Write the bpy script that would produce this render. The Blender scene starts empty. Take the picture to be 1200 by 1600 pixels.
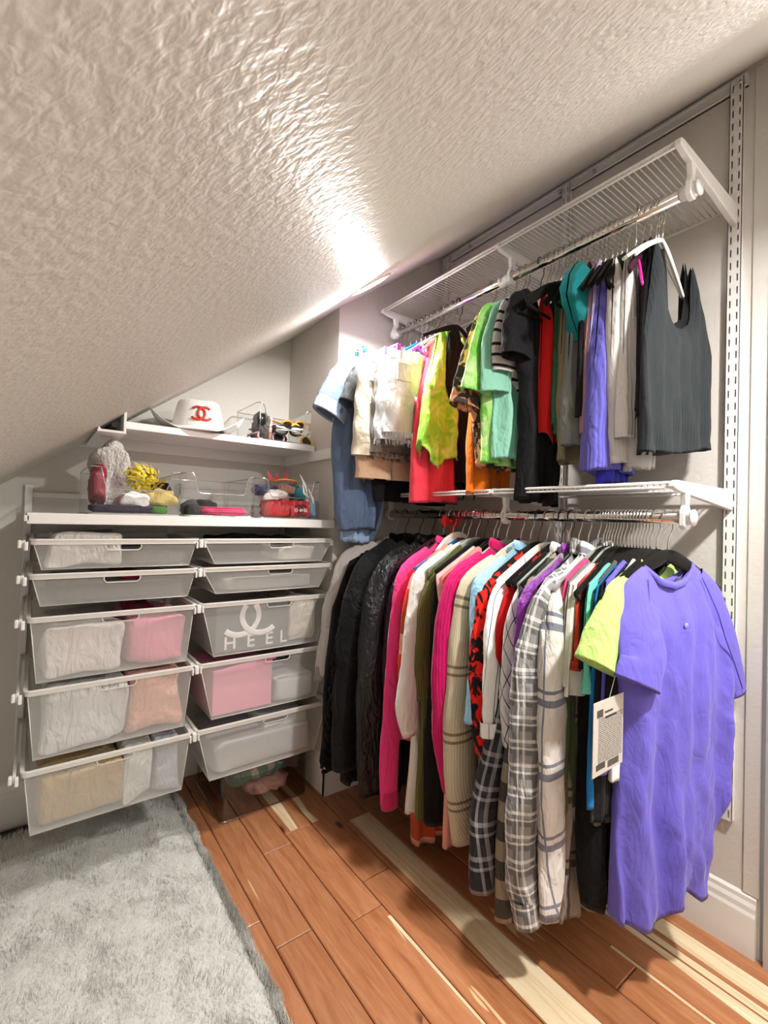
import bpy, math, random
import numpy as np
from mathutils import Vector, Matrix
S = bpy.context.scene
COL = S.collection
PI = math.pi
Z0 = 1.0            # eye height: every z below is written relative to the eye, the floor lies at -1.0
rnd = random.Random(7)

# ---------------------------------------------------------------- camera
cam_d = bpy.data.cameras.new('camera'); cam = bpy.data.objects.new('camera', cam_d); COL.objects.link(cam)
cam_d.sensor_fit = 'VERTICAL'; cam_d.sensor_height = 36.0; cam_d.lens = 36.0*727.8/1600.0
cam_d.clip_start = 0.02
YAW, PIT, ROL = 0.64266, 0.01616, 0.02875
_F = Vector((math.sin(YAW)*math.cos(PIT), math.cos(YAW)*math.cos(PIT), math.sin(PIT)))
_R = Vector((math.cos(YAW), -math.sin(YAW), 0)); _U = _R.cross(_F)
_R2 = math.cos(ROL)*_R + math.sin(ROL)*_U; _U2 = -math.sin(ROL)*_R + math.cos(ROL)*_U
cam.matrix_world = Matrix(((_R2.x, _U2.x, -_F.x, 0), (_R2.y, _U2.y, -_F.y, 0), (_R2.z, _U2.z, -_F.z, Z0), (0, 0, 0, 1)))
S.camera = cam
# ---------------------------------------------------------------- exposure, world
vs = S.view_settings
vs.view_transform = 'Standard'; vs.look = 'None'; vs.gamma = 1; vs.use_curve_mapping = False
vs.exposure = 0.68
W = bpy.data.worlds.new('world'); S.world = W; W.use_nodes = True
W.node_tree.nodes['Background'].inputs[0].default_value = (0.8, 0.82, 0.85, 1)
W.node_tree.nodes['Background'].inputs[1].default_value = 0.3
# ---------------------------------------------------------------- lamps: two flat LED discs let into the sloping ceiling
CEIL = lambda x: 0.139 + 0.729*x            # ceiling height over x
NRM = Vector((0.729, 0, -1)).normalized()
LAMPS = [((0.812, 1.19), 8.5), ((0.88, -0.14), 18.0)]
def light(x, y, power):
    l = bpy.data.lights.new('lamp_light', 'AREA'); l.shape = 'DISK'; l.size = 0.085; l.energy = power
    l.color = (1.0, 0.975, 0.95)
    o = bpy.data.objects.new('lamp_light', l); COL.objects.link(o)
    o.location = Vector((x, y, CEIL(x) + Z0)) + NRM*0.05
    o.rotation_euler = (0, 0, 0)      # the lamp's gimbal is turned to shine straight down
    return o
for (xy, pw) in LAMPS: light(xy[0], xy[1], pw)
# added soft fill behind the camera, standing in for bounce off the room
l = bpy.data.lights.new('fill_light', 'AREA'); l.shape = 'DISK'; l.size = 0.7; l.energy = 6.0; l.color = (1.0, 0.97, 0.94)
o = bpy.data.objects.new('fill_light', l); COL.objects.link(o)
o.location = Vector((0.8, -1.15, CEIL(0.8) + Z0)) + NRM*0.03; o.rotation_euler = NRM.to_track_quat('-Z', 'Y').to_euler()

# ================================================================ helpers
def lin(c):
    if isinstance(c, str):
        c = c.lstrip('#'); c = [int(c[i:i+2], 16)/255 for i in (0, 2, 4)]
    return tuple(((v/12.92) if v <= 0.04045 else ((v+0.055)/1.055)**2.4) for v in c)
class NT:
    def __init__(s, name):
        s.m = bpy.data.materials.new(name); s.m.use_nodes = True; s.t = s.m.node_tree; s.t.nodes.clear()
        s.out = s.n('ShaderNodeOutputMaterial')
    def n(s, typ, **kw):
        x = s.t.nodes.new(typ)
        for k, v in kw.items():
            if k in x.inputs.keys() if isinstance(k, str) else False: x.inputs[k].default_value = v
            else: setattr(x, k, v)
        return x
    def l(s, a, b): s.t.links.new(a, b)
    def math(s, op, a, b=None, c=None):
        x = s.t.nodes.new('ShaderNodeMath'); x.operation = op
        for i, v in enumerate((a, b, c)):
            if v is None: continue
            if hasattr(v, 'is_linked'): s.l(v, x.inputs[i])
            else: x.inputs[i].default_value = v
        return x.outputs[0]
    def mix(s, f, a, b):
        x = s.t.nodes.new('ShaderNodeMix'); x.data_type = 'RGBA'
        for v, i in ((f, 0), (a, 6), (b, 7)):
            if hasattr(v, 'is_linked'): s.l(v, x.inputs[i])
            else: x.inputs[i].default_value = v if i == 0 else (*v, 1)[:4]
        return x.outputs[2]
    def noise(s, scale, detail=2, vec=None, rough=.5, dist=0):
        x = s.t.nodes.new('ShaderNodeTexNoise'); x.inputs['Scale'].default_value = scale
        x.inputs['Detail'].default_value = detail; x.inputs['Roughness'].default_value = rough; x.inputs['Distortion'].default_value = dist
        if vec is not None: s.l(vec, x.inputs['Vector'])
        return x.outputs[0]
    def mapping(s, vec, scale=(1, 1, 1), rot=(0, 0, 0), loc=(0, 0, 0)):
        x = s.t.nodes.new('ShaderNodeMapping'); s.l(vec, x.inputs[0])
        x.inputs['Scale'].default_value = scale; x.inputs['Rotation'].default_value = rot; x.inputs['Location'].default_value = loc
        return x.outputs[0]
    def coord(s, which='Object'):
        return s.t.nodes.new('ShaderNodeTexCoord').outputs[which]
    def bump(s, h, strength=.3, dist=.002):
        x = s.t.nodes.new('ShaderNodeBump'); x.inputs['Strength'].default_value = strength; x.inputs['Distance'].default_value = dist
        s.l(h, x.inputs['Height']); return x.outputs[0]
    def bsdf(s, color, rough=.6, metal=0, normal=None, sheen=0, spec=.5, alpha=None, coat=0, trans=0, emit=None):
        x = s.t.nodes.new('ShaderNodeBsdfPrincipled')
        if hasattr(color, 'is_linked'): s.l(color, x.inputs['Base Color'])
        else: x.inputs['Base Color'].default_value = (*color[:3], 1)
        if hasattr(rough, 'is_linked'): s.l(rough, x.inputs['Roughness'])
        else: x.inputs['Roughness'].default_value = rough
        x.inputs['Metallic'].default_value = metal; x.inputs['Specular IOR Level'].default_value = spec
        x.inputs['Sheen Weight'].default_value = sheen; x.inputs['Sheen Roughness'].default_value = .4
        x.inputs['Coat Weight'].default_value = coat; x.inputs['Transmission Weight'].default_value = trans
        if normal is not None: s.l(normal, x.inputs['Normal'])
        if alpha is not None:
            if hasattr(alpha, 'is_linked'): s.l(alpha, x.inputs['Alpha'])
            else: x.inputs['Alpha'].default_value = alpha
        if emit: x.inputs['Emission Color'].default_value = (*emit[0], 1); x.inputs['Emission Strength'].default_value = emit[1]
        s.l(x.outputs[0], s.out.inputs[0]); return x
    def ramp(s, f, stops, const=False):
        x = s.t.nodes.new('ShaderNodeValToRGB'); cr = x.color_ramp
        if const: cr.interpolation = 'CONSTANT'
        while len(cr.elements) < len(stops): cr.elements.new(.5)
        for e, (p_, c_) in zip(cr.elements, stops): e.position = p_; e.color = (*c_, 1) if len(c_) == 3 else c_
        s.l(f, x.inputs[0]); return x.outputs[0]

def mesh_obj(name, V, F, m, parent=None, origin=None, uv=None, smooth=True, bevel=0):
    """V in eye-relative world metres; origin = where the object's own origin sits."""
    V = np.asarray(V, float)
    if parent is not None: og = np.array(parent['_o'])
    elif origin is not None: og = np.array(origin, float)
    else: og = np.array([(V[:, 0].min()+V[:, 0].max())/2, (V[:, 1].min()+V[:, 1].max())/2, V[:, 2].min()])
    me = bpy.data.meshes.new(name)
    me.from_pydata((V-og).tolist(), [], F)
    if uv is not None:
        lay = me.uv_layers.new(name='UVMap'); li = np.zeros(len(me.loops), int); me.loops.foreach_get('vertex_index', li)
        lay.data.foreach_set('uv', np.asarray(uv, float)[li].ravel())
    if smooth: me.polygons.foreach_set('use_smooth', [True]*len(me.polygons))
    if m is not None: me.materials.append(m)
    o = bpy.data.objects.new(name, me); COL.objects.link(o)
    o['_o'] = [float(v) for v in og]
    if parent is not None: o.parent = parent
    else: o.location = (og[0], og[1], og[2]+Z0)
    if bevel:
        b = o.modifiers.new('bevel', 'BEVEL'); b.width = bevel; b.segments = 2; b.limit_method = 'ANGLE'
    return o
def tag(o, label=None, cat=None, group=None, kind=None):
    if label: o['label'] = label
    if cat: o['category'] = cat
    if group: o['group'] = group
    if kind: o['kind'] = kind
    return o
def thing(name, loc, label, cat, group=None):
    o = bpy.data.objects.new(name, None); COL.objects.link(o); o.empty_display_size = .05
    o['_o'] = [float(v) for v in loc]; o.location = (loc[0], loc[1], loc[2]+Z0)
    return tag(o, label, cat, group)
class MB:
    def __init__(s): s.V = []; s.F = []; s.UV = []; s.n = 0
    def add(s, V, F, uv=None):
        V = np.asarray(V, float); s.V.append(V); s.F += [tuple(i+s.n for i in f) for f in F]; s.n += len(V)
        s.UV.append(np.asarray(uv, float) if uv is not None else V[:, [0, 2]])
        return s
    def box(s, x0, x1, y0, y1, z0, z1):
        V = [(x, y, z) for x in (x0, x1) for y in (y0, y1) for z in (z0, z1)]
        return s.add(V, [(0, 1, 3, 2), (4, 6, 7, 5), (0, 4, 5, 1), (2, 3, 7, 6), (0, 2, 6, 4), (1, 5, 7, 3)])
    def prism(s, poly, axis, a, b):
        """poly: 2D points on the two other axes (in x,y,z order), extruded along axis from a to b"""
        n = len(poly); V = []
        for t in (a, b):
            for p_ in poly:
                q = list(p_); q.insert(axis, t); V.append(q)
        F = [tuple(range(n))[::-1], tuple(range(n, 2*n))] + [(i, (i+1) % n, n+(i+1) % n, n+i) for i in range(n)]
        return s.add(V, F)
    def tube(s, P, r, n=8, closed=False, flat=None, cap=True):
        """P points; r radius or list; flat=(axis vector, ratio) squashes the section along that vector"""
        P = np.asarray(P, float); m = len(P); r = np.broadcast_to(np.asarray(r, float), (m,))
        T = np.roll(P, -1, 0)-np.roll(P, 1, 0) if closed else np.gradient(P, axis=0)
        T /= np.linalg.norm(T, axis=1)[:, None]+1e-12
        up = np.array([0, 0, 1.]) if abs(T[0, 2]) < .9 else np.array([1., 0, 0])
        if flat is not None: up = np.asarray(flat[0], float)
        V = []
        N = np.cross(T[0], up); N /= np.linalg.norm(N)
        for i in range(m):
            if flat is not None: N = np.cross(T[i], up)
            else: N = N-T[i]*(N@T[i])
            N = N/(np.linalg.norm(N)+1e-12); B = np.cross(T[i], N)
            k = flat[1] if flat is not None else 1.
            for j in range(n):
                a = 2*PI*j/n; V.append(P[i]+r[i]*(math.cos(a)*N+math.sin(a)*B*k))
        F = []
        for i in range(m if closed else m-1):
            for j in range(n):
                a, b = i*n+j, i*n+(j+1) % n; c, d = ((i+1) % m)*n+(j+1) % n, ((i+1) % m)*n+j
                F.append((a, b, c, d))
        if cap and not closed: F += [tuple(range(n))[::-1], tuple((m-1)*n+j for j in range(n))]
        return s.add(V, F)
    def grid(s, V, uv=None, closed=False):
        V = np.asarray(V, float); m, n = V.shape[:2]; F = []
        for i in range(m-1):
            for j in range(n if closed else n-1):
                F.append((i*n+j, i*n+(j+1) % n, (i+1)*n+(j+1) % n, (i+1)*n+j))
        return s.add(V.reshape(-1, 3), F, None if uv is None else np.asarray(uv).reshape(-1, 2))
    def make(s, name, m, parent=None, origin=None, smooth=False, bevel=0):
        return mesh_obj(name, np.concatenate(s.V), s.F, m, parent, origin, np.concatenate(s.UV), smooth, bevel)
def vnoise(x, y, seed=0):
    """cheap smooth 2D noise from a few sines"""
    r = random.Random(seed); v = 0
    for k in range(5):
        a = r.uniform(0, 2*PI); f = r.uniform(.6, 1.9); v = v+np.sin(f*(x*math.cos(a)+y*math.sin(a))+r.uniform(0, 7))
    return v/5*1.6

# ================================================================ materials
def m_wall(name, col, sc=140, st=.25, rough=.55, big=0, dist=.002, warp=.5, spec=.5):
    t = NT(name); c = t.coord('Object')
    h = t.noise(sc, 3, c, .55)
    if big: h = t.math('ADD', t.math('MULTIPLY', t.ramp(t.noise(big, 2, c, .5, warp), [(.3, (0, 0, 0)), (.7, (1, 1, 1))]), .8), t.math('MULTIPLY', h, .25))
    tint = t.mix(t.noise(1.2, 2, c), lin(col), tuple(v*.93 for v in lin(col)))
    t.bsdf(tint, rough, spec=spec, normal=t.bump(h, st, dist)); return t.m
M = {}
M['ceiling'] = m_wall('ceiling_plaster', '#d6d1c8', 260, .5, .46, 100, .0016, .3, .26)
M['wall'] = m_wall('wall_plaster', '#d8d3cb', 220, .4, .6, 70, .0011)
M['white'] = m_wall('white_paint', '#eeece8', 60, .03, .35)
def plain(name, col, rough=.5, metal=0, spec=.5, coat=0):
    t = NT(name); c = t.coord('Object')
    t.bsdf(t.mix(t.noise(35, 2, c), lin(col), tuple(v*.9 for v in lin(col))), rough, metal, spec=spec, coat=coat); return t.m
M['epoxy'] = plain('white_epoxy_steel', '#e9e7e3', .3)
M['rim'] = plain('white_rim', '#e4e1da', .35)
M['chrome'] = plain('chrome', '#d8d4ce', .12, 1)
M['hookmetal'] = plain('hook_metal', '#c9c6c0', .22, 1)
M['darkhook'] = plain('dark_hook_metal', '#4a4540', .3, 1)
M['plastic'] = plain('white_plastic', '#efeeea', .3)
M['dark'] = plain('dark_gap', '#3a342e', .8)
def m_mesh():
    t = NT('fine_wire_mesh'); c = t.coord('Object')
    sp = t.t.nodes.new('ShaderNodeSeparateXYZ'); t.l(c, sp.inputs[0])
    u = t.math('MULTIPLY', t.math('ADD', sp.outputs[0], sp.outputs[1]), 1900.0); w = t.math('MULTIPLY', sp.outputs[2], 1900.0)
    a = t.math('SINE', t.math('ADD', u, w)); b = t.math('SINE', t.math('SUBTRACT', u, w))
    h = t.math('MULTIPLY', a, b)
    al = t.math('ADD', t.math('MULTIPLY', h, .20), .33)
    t.bsdf(lin('#e4e3de'), .45, 0, alpha=al); return t.m
M['mesh'] = m_mesh()
def m_clear(name='clear_plastic', tint=(.96, .97, .97), mixf=.03):
    t = NT(name)
    tr = t.n('ShaderNodeBsdfTransparent'); tr.inputs[0].default_value = (*tint, 1)
    gl = t.n('ShaderNodeBsdfGlossy'); gl.inputs[0].default_value = (.9, .9, .9, 1); gl.inputs['Roughness'].default_value = .06
    lw = t.n('ShaderNodeLayerWeight'); lw.inputs[0].default_value = .35
    f = t.math('ADD', t.math('MULTIPLY', lw.outputs['Fresnel'], .40), mixf)
    mx = t.n('ShaderNodeMixShader'); t.l(f, mx.inputs[0]); t.l(tr.outputs[0], mx.inputs[1]); t.l(gl.outputs[0], mx.inputs[2])
    t.l(mx.outputs[0], t.out.inputs[0]); return t.m
M['clear'] = m_clear()
M['clearedge'] = m_clear('clear_plastic_edge', (.80, .81, .80), .5)
M['smoke'] = m_clear('smoky_clear_plastic', (.74, .71, .68), .07)
M['film'] = m_clear('thin_plastic_film', (.93, .92, .88), .10)
def m_led():
    t = NT('lamp_diffuser'); t.bsdf((.9, .9, .9), .5, emit=((1, .98, .95), 20.0)); return t.m
M['led'] = m_led()
def m_plank(i):
    r = random.Random(100+i); t = NT('cedar_plank'); c = t.coord('Object'); inf = t.n('ShaderNodeObjectInfo')
    off = t.n('ShaderNodeVectorMath'); off.operation = 'ADD'; t.l(c, off.inputs[0])
    cb = t.n('ShaderNodeCombineXYZ'); t.l(t.math('MULTIPLY', inf.outputs['Random'], 37.), cb.inputs[0]); t.l(t.math('MULTIPLY', inf.outputs['Random'], 11.), cb.inputs[1]); t.l(cb.outputs[0], off.inputs[1])
    v = off.outputs[0]
    g = t.noise(9, 4, t.mapping(v, (7, .7, 1)), .6, .8)
    fine = t.noise(60, 3, t.mapping(v, (8, .35, 1)), .6)
    base = t.ramp(g, [(.2, lin('#935c3c')), (.42, lin('#b6784e')), (.58, lin('#c4875c')), (.8, lin('#d19c73'))])
    base = t.mix(t.math('MULTIPLY', fine, .5), base, lin('#8f5233'))
    sap = t.noise(2.6, 2, t.mapping(v, (8, .9, 1)), .5, .8)
    base = t.mix(t.ramp(sap, [(.70, (0, 0, 0)), (.715, (1, 1, 1))]), base, lin('#dcb88c'))
    vo = t.n('ShaderNodeTexVoronoi'); vo.inputs['Scale'].default_value = 1.0; t.l(t.mapping(v, (9, 4.2, 1)), vo.inputs['Vector'])
    kn = t.ramp(vo.outputs['Distance'], [(.05, (1, 1, 1)), (.12, (0, 0, 0))])
    sel = t.math('MULTIPLY', kn, t.math('GREATER_THAN', t.noise(3.1, 0, v), .46))
    base = t.mix(sel, base, lin('#5d3526'))
    hue = t.n('ShaderNodeHueSaturation'); t.l(base, hue.inputs['Color']); t.l(t.math('ADD', t.math('MULTIPLY', inf.outputs['Random'], .22), .86), hue.inputs['Value'])
    t.bsdf(hue.outputs[0], .34, normal=t.bump(fine, .12, .0006), coat=.15); return t.m
M['plank'] = m_plank(0)
def m_cream():
    t = NT('pale_sapwood'); c = t.coord('Object')
    g = t.noise(9, 4, t.mapping(c, (9, .6, 1)), .6, .6)
    t.bsdf(t.ramp(g, [(.3, lin('#d6b78c')), (.5, lin('#ead4ae')), (.75, lin('#f0e0c2'))]), .34, normal=t.bump(g, .08, .0005), coat=.15); return t.m
M['cream'] = m_cream()
def m_rug():
    t = NT('grey_shag'); c = t.coord('Object')
    n1 = t.noise(7, 4, c, .6); n2 = t.noise(90, 3, c, .7)
    col = t.mix(n1, lin('#d6d6d0'), lin('#c2c2bb')); col = t.mix(t.math('MULTIPLY', n2, .5), col, lin('#deded9'))
    t.bsdf(col, .95, normal=t.bump(n2, .8, .006), sheen=.3); return t.m
M['rug'] = m_rug()

FAB = {}
def fabric(col, pat=None, c2=None, c3=None, rough=.85, wr=.5, sheen=.25, scale=1., metal=0):
    """procedural cloth; UV is in metres (u across, v up)"""
    key = (col, pat, c2, c3, rough, wr, sheen, scale)
    if key in FAB: return FAB[key]
    t = NT('cloth_' + (pat or 'plain')); uv = t.coord('UV'); oc = t.coord('Object')
    sp = t.n('ShaderNodeSeparateXYZ'); t.l(uv, sp.inputs[0]); u, v = sp.outputs[0], sp.outputs[1]
    A = lin(col); B = lin(c2) if c2 else A; C = lin(c3) if c3 else B
    w1 = t.noise(11, 4, t.mapping(oc, (1.5, 1.5, .5)), .55, 1.6)
    w2 = t.noise(16, 2, t.mapping(oc, (1.2, 1.2, .8), (0, .5, .3)), .5, .8)
    wrk = t.math('ADD', t.math('ABSOLUTE', t.math('SUBTRACT', w1, .5)), t.math('MULTIPLY', t.math('ABSOLUTE', t.math('SUBTRACT', w2, .5)), .8))
    weave = t.noise(700, 1, oc)
    def band(x, period, width, phase=0.):
        f = t.math('FRACT', t.math('ADD', t.math('DIVIDE', x, period), phase)); return t.math('LESS_THAN', f, width)
    colr = t.mix(t.math('MULTIPLY', t.noise(5, 2, oc), .35), A, tuple(q*.82 for q in A)); h = wrk; bs = min(1, wr*.75); bd = .026
    if pat == 'rib':      # vertical ribs
        rb = t.math('SINE', t.math('MULTIPLY', u, 2*PI/(.007*scale)))
        colr = t.mix(t.math('ADD', t.math('MULTIPLY', rb, .3), .3), A, B if c2 else tuple(q*.55 for q in A)); h = t.math('ADD', t.math('MULTIPLY', rb, .05), wrk)
    elif pat == 'hrib':
        rb = t.math('SINE', t.math('MULTIPLY', v, 2*PI/(.014*scale)))
        colr = t.mix(t.math('ADD', t.math('MULTIPLY', rb, .3), .3), A, B); h = t.math('ADD', t.math('MULTIPLY', rb, .05), wrk)
    elif pat == 'stripe':  # thin horizontal stripes of c2
        colr = t.mix(band(v, .028*scale, .28), A, B)
    elif pat == 'pin':     # thin vertical lines of c2
        colr = t.mix(band(u, .035*scale, .06), A, B)
    elif pat == 'cross':   # crossing thin diagonal lines
        s1 = t.math('ADD', u, v); s2 = t.math('SUBTRACT', u, t.math('MULTIPLY', v, .6))
        colr = t.mix(t.math('MAXIMUM', band(s1, .045*scale, .08), band(s2, .07*scale, .05)), A, B)
    elif pat == 'block':   # colour blocks down the garment
        f = t.math('FRACT', t.math('DIVIDE', v, .11*scale))
        colr = t.ramp(f, [(0, A), (.33, B), (.66, C)], True)
    elif pat == 'check':   # buffalo check
        a = band(u, .055*scale, .5); b = band(v, .055*scale, .5)
        colr = t.mix(t.math('MULTIPLY', t.math('ADD', a, b), .5), A, B)
        colr = t.mix(t.math('MULTIPLY', a, b), colr, C)
    elif pat == 'plaid':
        a = t.math('MAXIMUM', band(u, .05*scale, .14), band(u, .05*scale, .10, .28)); b = t.math('MAXIMUM', band(v, .05*scale, .14), band(v, .05*scale, .10, .28))
        d = t.math('MAXIMUM', band(u, .05*scale, .36, .5), band(v, .05*scale, .36, .5))
        colr = t.mix(t.math('MULTIPLY', d, .55), A, C)
        colr = t.mix(t.math('MULTIPLY', t.math('ADD', a, b), .5), colr, B)
    elif pat == 'pane':    # wide window-pane
        a = t.math('MAXIMUM', band(v, .15*scale, .10), band(v, .15*scale, .05, .82)); b = band(u, .12*scale, .05)
        colr = t.mix(t.math('MAXIMUM', a, b), A, B)
    elif pat == 'knitband':   # knit with a few dark bands
        rb = t.math('SINE', t.math('MULTIPLY', u, 2*PI/.008))
        st = t.math('MAXIMUM', band(v, .16*scale, .045), band(v, .16*scale, .045, .88))
        colr = t.mix(t.math('ADD', t.math('MULTIPLY', rb, .25), .25), A, tuple(q*.6 for q in A)); colr = t.mix(t.math('MULTIPLY', st, .8), colr, B)
        h = t.math('ADD', t.math('MULTIPLY', rb, .05), wrk)
    elif pat in ('blotch', 'floral', 'tiedye', 'camo'):
        n1 = t.noise(28/scale, 3, oc, .5, 1.2); n2 = t.noise(17/scale, 2, t.mapping(oc, loc=(5, 3, 1)), .5, 1.)
        sharp = .02 if pat != 'tiedye' else .12
        colr = t.mix(t.ramp(n1, [(.5-sharp, (0, 0, 0)), (.5+sharp, (1, 1, 1))]), A, B)
        colr = t.mix(t.ramp(n2, [(.56-sharp, (0, 0, 0)), (.56+sharp, (1, 1, 1))]), colr, C)
    elif pat == 'fuzzy':
        h = t.math('ADD', t.math('MULTIPLY', t.noise(110, 3, oc, .7), .35), wrk); bs = .9
        colr = t.mix(t.noise(110, 2, oc), A, tuple(q*.5 for q in A))
    h = t.math('ADD', t.math('MULTIPLY', weave, .012), h)
    t.bsdf(colr, rough, metal, normal=t.bump(h, min(1, bs), bd), sheen=sheen*(.15+.85*min(1, 2.5*sum(A)/3)), spec=.2 if rough > .6 else .4); FAB[key] = t.m; return t.m

# ================================================================ the setting
BW = 1.88                 # back wall y
ALC = 0.873               # alcove side wall x
COR = 1.473               # face of the return wall y
RW = 1.38                 # right wall x
KNEE = -0.95              # knee wall x
BACK = -1.7               # wall behind the camera y
fl = MB().box(KNEE-.1, 1.75, BACK-.1, BW+.1, -1.06, -1.012).make('floor', M['dark'])
tag(fl, kind='structure')
# cedar planks laid along y, one object each
seams = [.29, .385, .480, .573, .664, .756, .850, .946, 1.040, 1.136, 1.229, 1.322, 1.38]
joints = {0: [-.9, .2, 1.3], 1: [-.6, 1.10], 2: [-.8, .2, 1.008], 3: [-.3, .62, 1.31], 4: [-1.0, .1, .969, 1.356], 5: [-.7, .4, 1.06], 6: [-.4, .669, 1.30],
          7: [-1.1, .05, 1.2], 8: [-.5, .5, 1.36], 9: [-.9, .15, 1.0], 10: [-.2, .9], 11: [-1.0, .05, 1.3]}
def plank(x0, x1, y0, y1, m=None, z=-1.0):
    g = .0011; b = .0022
    rings = []
    for (d, zz) in ((0, z-.012), (0, z-b), (b, z)):
        rings.append([(x0+g+d, y0+g+d, zz), (x1-g-d, y0+g+d, zz), (x1-g-d, y1-g-d, zz), (x0+g+d, y1-g-d, zz)])
    V = [p_ for r in rings for p_ in r]; F = [(8, 9, 10, 11)]
    for k in (0, 4):
        for i in range(4): F.append((k+i, k+(i+1) % 4, k+4+(i+1) % 4, k+4+i))
    return mesh_obj('plank', V, F, m or M['plank'], fl, smooth=False)
PALE = {7: [(1.2, BW, True), (.05, 1.2, True), (-1.1, .05, True)]}
for k in range(len(seams)-1):
    ys = [BACK] + joints[k] + [BW]
    x0, x1 = seams[k], seams[k+1]
    for i in range(len(ys)-1):
        ya, yb = ys[i], ys[i+1]
        if x0 > ALC-.02:
            yb = min(yb, COR)
        if yb-ya < .02: continue
        if k == 7:
            pass
        plank(x0, x1, ya, yb)
# pale sapwood strips of the floor: thin inlays flush with the boards, each shaped strip its own piece
def strip(poly):
    n = len(poly); V = [(x, y, -1.0+.0004) for x, y in poly]+[(x, y, -1.004) for x, y in poly]
    mesh_obj('sapwood_strip', V, [tuple(range(n))] + [(i, n+i, n+(i+1) % n, (i+1) % n) for i in range(n)], M['cream'], fl, smooth=False)
strip([(.684, 1.360), (.709, 1.360), (.719, 1.49), (.722, 1.80), (.686, 1.80), (.683, 1.50)])
strip([(.760, 1.358), (.783, 1.358), (.776, 1.42), (.785, 1.49), (.784, 1.78), (.762, 1.78), (.765, 1.49), (.759, 1.43)])
strip([(.868, 1.30), (.944, 1.30), (.944, .30), (.940, -.4), (.853, -.4), (.853, .54), (.860, .70), (.868, .84)])
strip([(1.277, 1.2), (1.319, 1.2), (1.320, -.6), (1.262, -.6), (1.266, .30)])
strip([(1.250, 1.0), (1.252, .535), (1.252, .30), (1.250, -.6), (1.232, -.6), (1.231, .28), (1.233, .53), (1.236, 1.0)])
strip([(1.226, .9), (1.226, .28), (1.224, -.6), (1.185, -.6), (1.194, .28), (1.208, .50), (1.216, .9)])
strip([(1.127, .56), (1.135, .56), (1.135, .2), (1.129, .2)])
strip([(.744, .93), (.753, .93), (.753, .55), (.748, .55)])
# ceiling: one sloping slab from the knee wall to the right wall
def ceil_mesh():
    mb = MB(); x0, x1, y0, y1 = KNEE-.1, RW+.12, BACK-.1, BW+.12; t = .06
    V = [(x, y, CEIL(x)+d) for d in (0, t) for x in (x0, x1) for y in (y0, y1)]
    return mb.add(V, [(0, 2, 3, 1), (4, 5, 7, 6), (0, 1, 5, 4), (2, 6, 7, 3), (0, 4, 6, 2), (1, 3, 7, 5)])
tag(ceil_mesh().make('ceiling', M['ceiling']), kind='structure')
def slopewall(name, axis, poly, a, b):
    return tag(MB().prism(poly, axis, a, b).make(name, M['wall']), kind='structure')
# walls whose tops follow the slope
def xz(x0, x1): return [(x0, -1.05), (x1, -1.05), (x1, CEIL(x1)+.01), (x0, CEIL(x0)+.01)]
slopewall('wall_back', 1, xz(KNEE-.05, ALC+.05), BW, BW+.1)
slopewall('wall_return', 1, xz(ALC, RW+.1), COR, BW+.1)
slopewall('wall_rear', 1, xz(KNEE-.05, RW+.1), BACK-.1, BACK)
slopewall('wall_left', 1, [(KNEE-.1, -1.05), (KNEE, -1.05), (KNEE, CEIL(KNEE)+.01), (KNEE-.1, CEIL(KNEE-.1)+.01)], BACK-.1, BW+.1)
slopewall('wall_right', 1, [(RW, -1.05), (RW+.1, -1.05), (RW+.1, CEIL(RW+.1)+.01), (RW, CEIL(RW)+.01)], .339, COR)
slopewall('wall_right_rear', 1, [(RW, -1.05), (RW+.1, -1.05), (RW+.1, CEIL(RW+.1)+.01), (RW, CEIL(RW)+.01)], BACK-.1, -.62)
w = slopewall('wall_right_over_door', 1, [(RW, 1.03), (RW+.1, 1.03), (RW+.1, CEIL(RW+.1)+.01), (RW, CEIL(RW)+.01)], -.62, .339)
# rounded plaster bead where wall ends before the door casing, then the casing and the closed door
tag(MB().box(RW-.004, RW+.02, .339, .372, -.86, 1.13).make('trim_1', M['wall'], bevel=.0015), kind='structure')
tag(MB().prism([(RW-.0, .331), (RW-.016, .329), (RW-.022, .318), (RW-.022, .275), (RW-.012, .262), (RW, .262)], 2, -1.0, 1.06).make('trim_2', M['white']), kind='structure')
tag(MB().prism([(RW-.0, -.611), (RW-.016, -.609), (RW-.022, -.598), (RW-.022, -.555), (RW-.012, -.542), (RW, -.542)], 2, -1.0, 1.06).make('trim_3', M['white']), kind='structure')
d = tag(MB().box(RW+.01, RW+.045, -.545, .265, -.99, 1.03).make('door_1', M['white']), kind='structure')
for (ya, yb) in ((-.46, -.18), (-.10, .18)):
    for (za, zb) in ((-.85, -.15), (0, .9)):
        MB().box(RW+.004, RW+.012, ya, yb, za, zb).make('door_panel', M['white'], d, bevel=.003)
MB().tube([(RW+.01, .215, -.02), (RW-.03, .215, -.02), (RW-.045, .215, -.02), (RW-.055, .215, -.02)], [.012, .01, .026, .018], 14).make('door_handle', M['chrome'], d, smooth=True)
# baseboards with a stepped profile
def base(name, axis, wall, sgn, a, b):
    pr = [(0, -1.0), (.013, -1.0), (.013, -.905), (.010, -.897), (.010, -.885), (.006, -.876), (.006, -.866), (0, -.860)]
    poly = [(wall+sgn*d_, z) for d_, z in pr]
    return tag(MB().prism(poly, axis, a, b).make(name, M['white']), kind='structure')
base('baseboard_right', 1, RW, -1, .345, COR)
base('baseboard_return', 0, COR, -1, ALC-.013, RW)
base('baseboard_alcove', 1, ALC, -1, COR-.013, BW)
base('baseboard_back', 0, BW, -1, KNEE, ALC)
base('baseboard_left', 1, KNEE, 1, BACK, BW)
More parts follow.
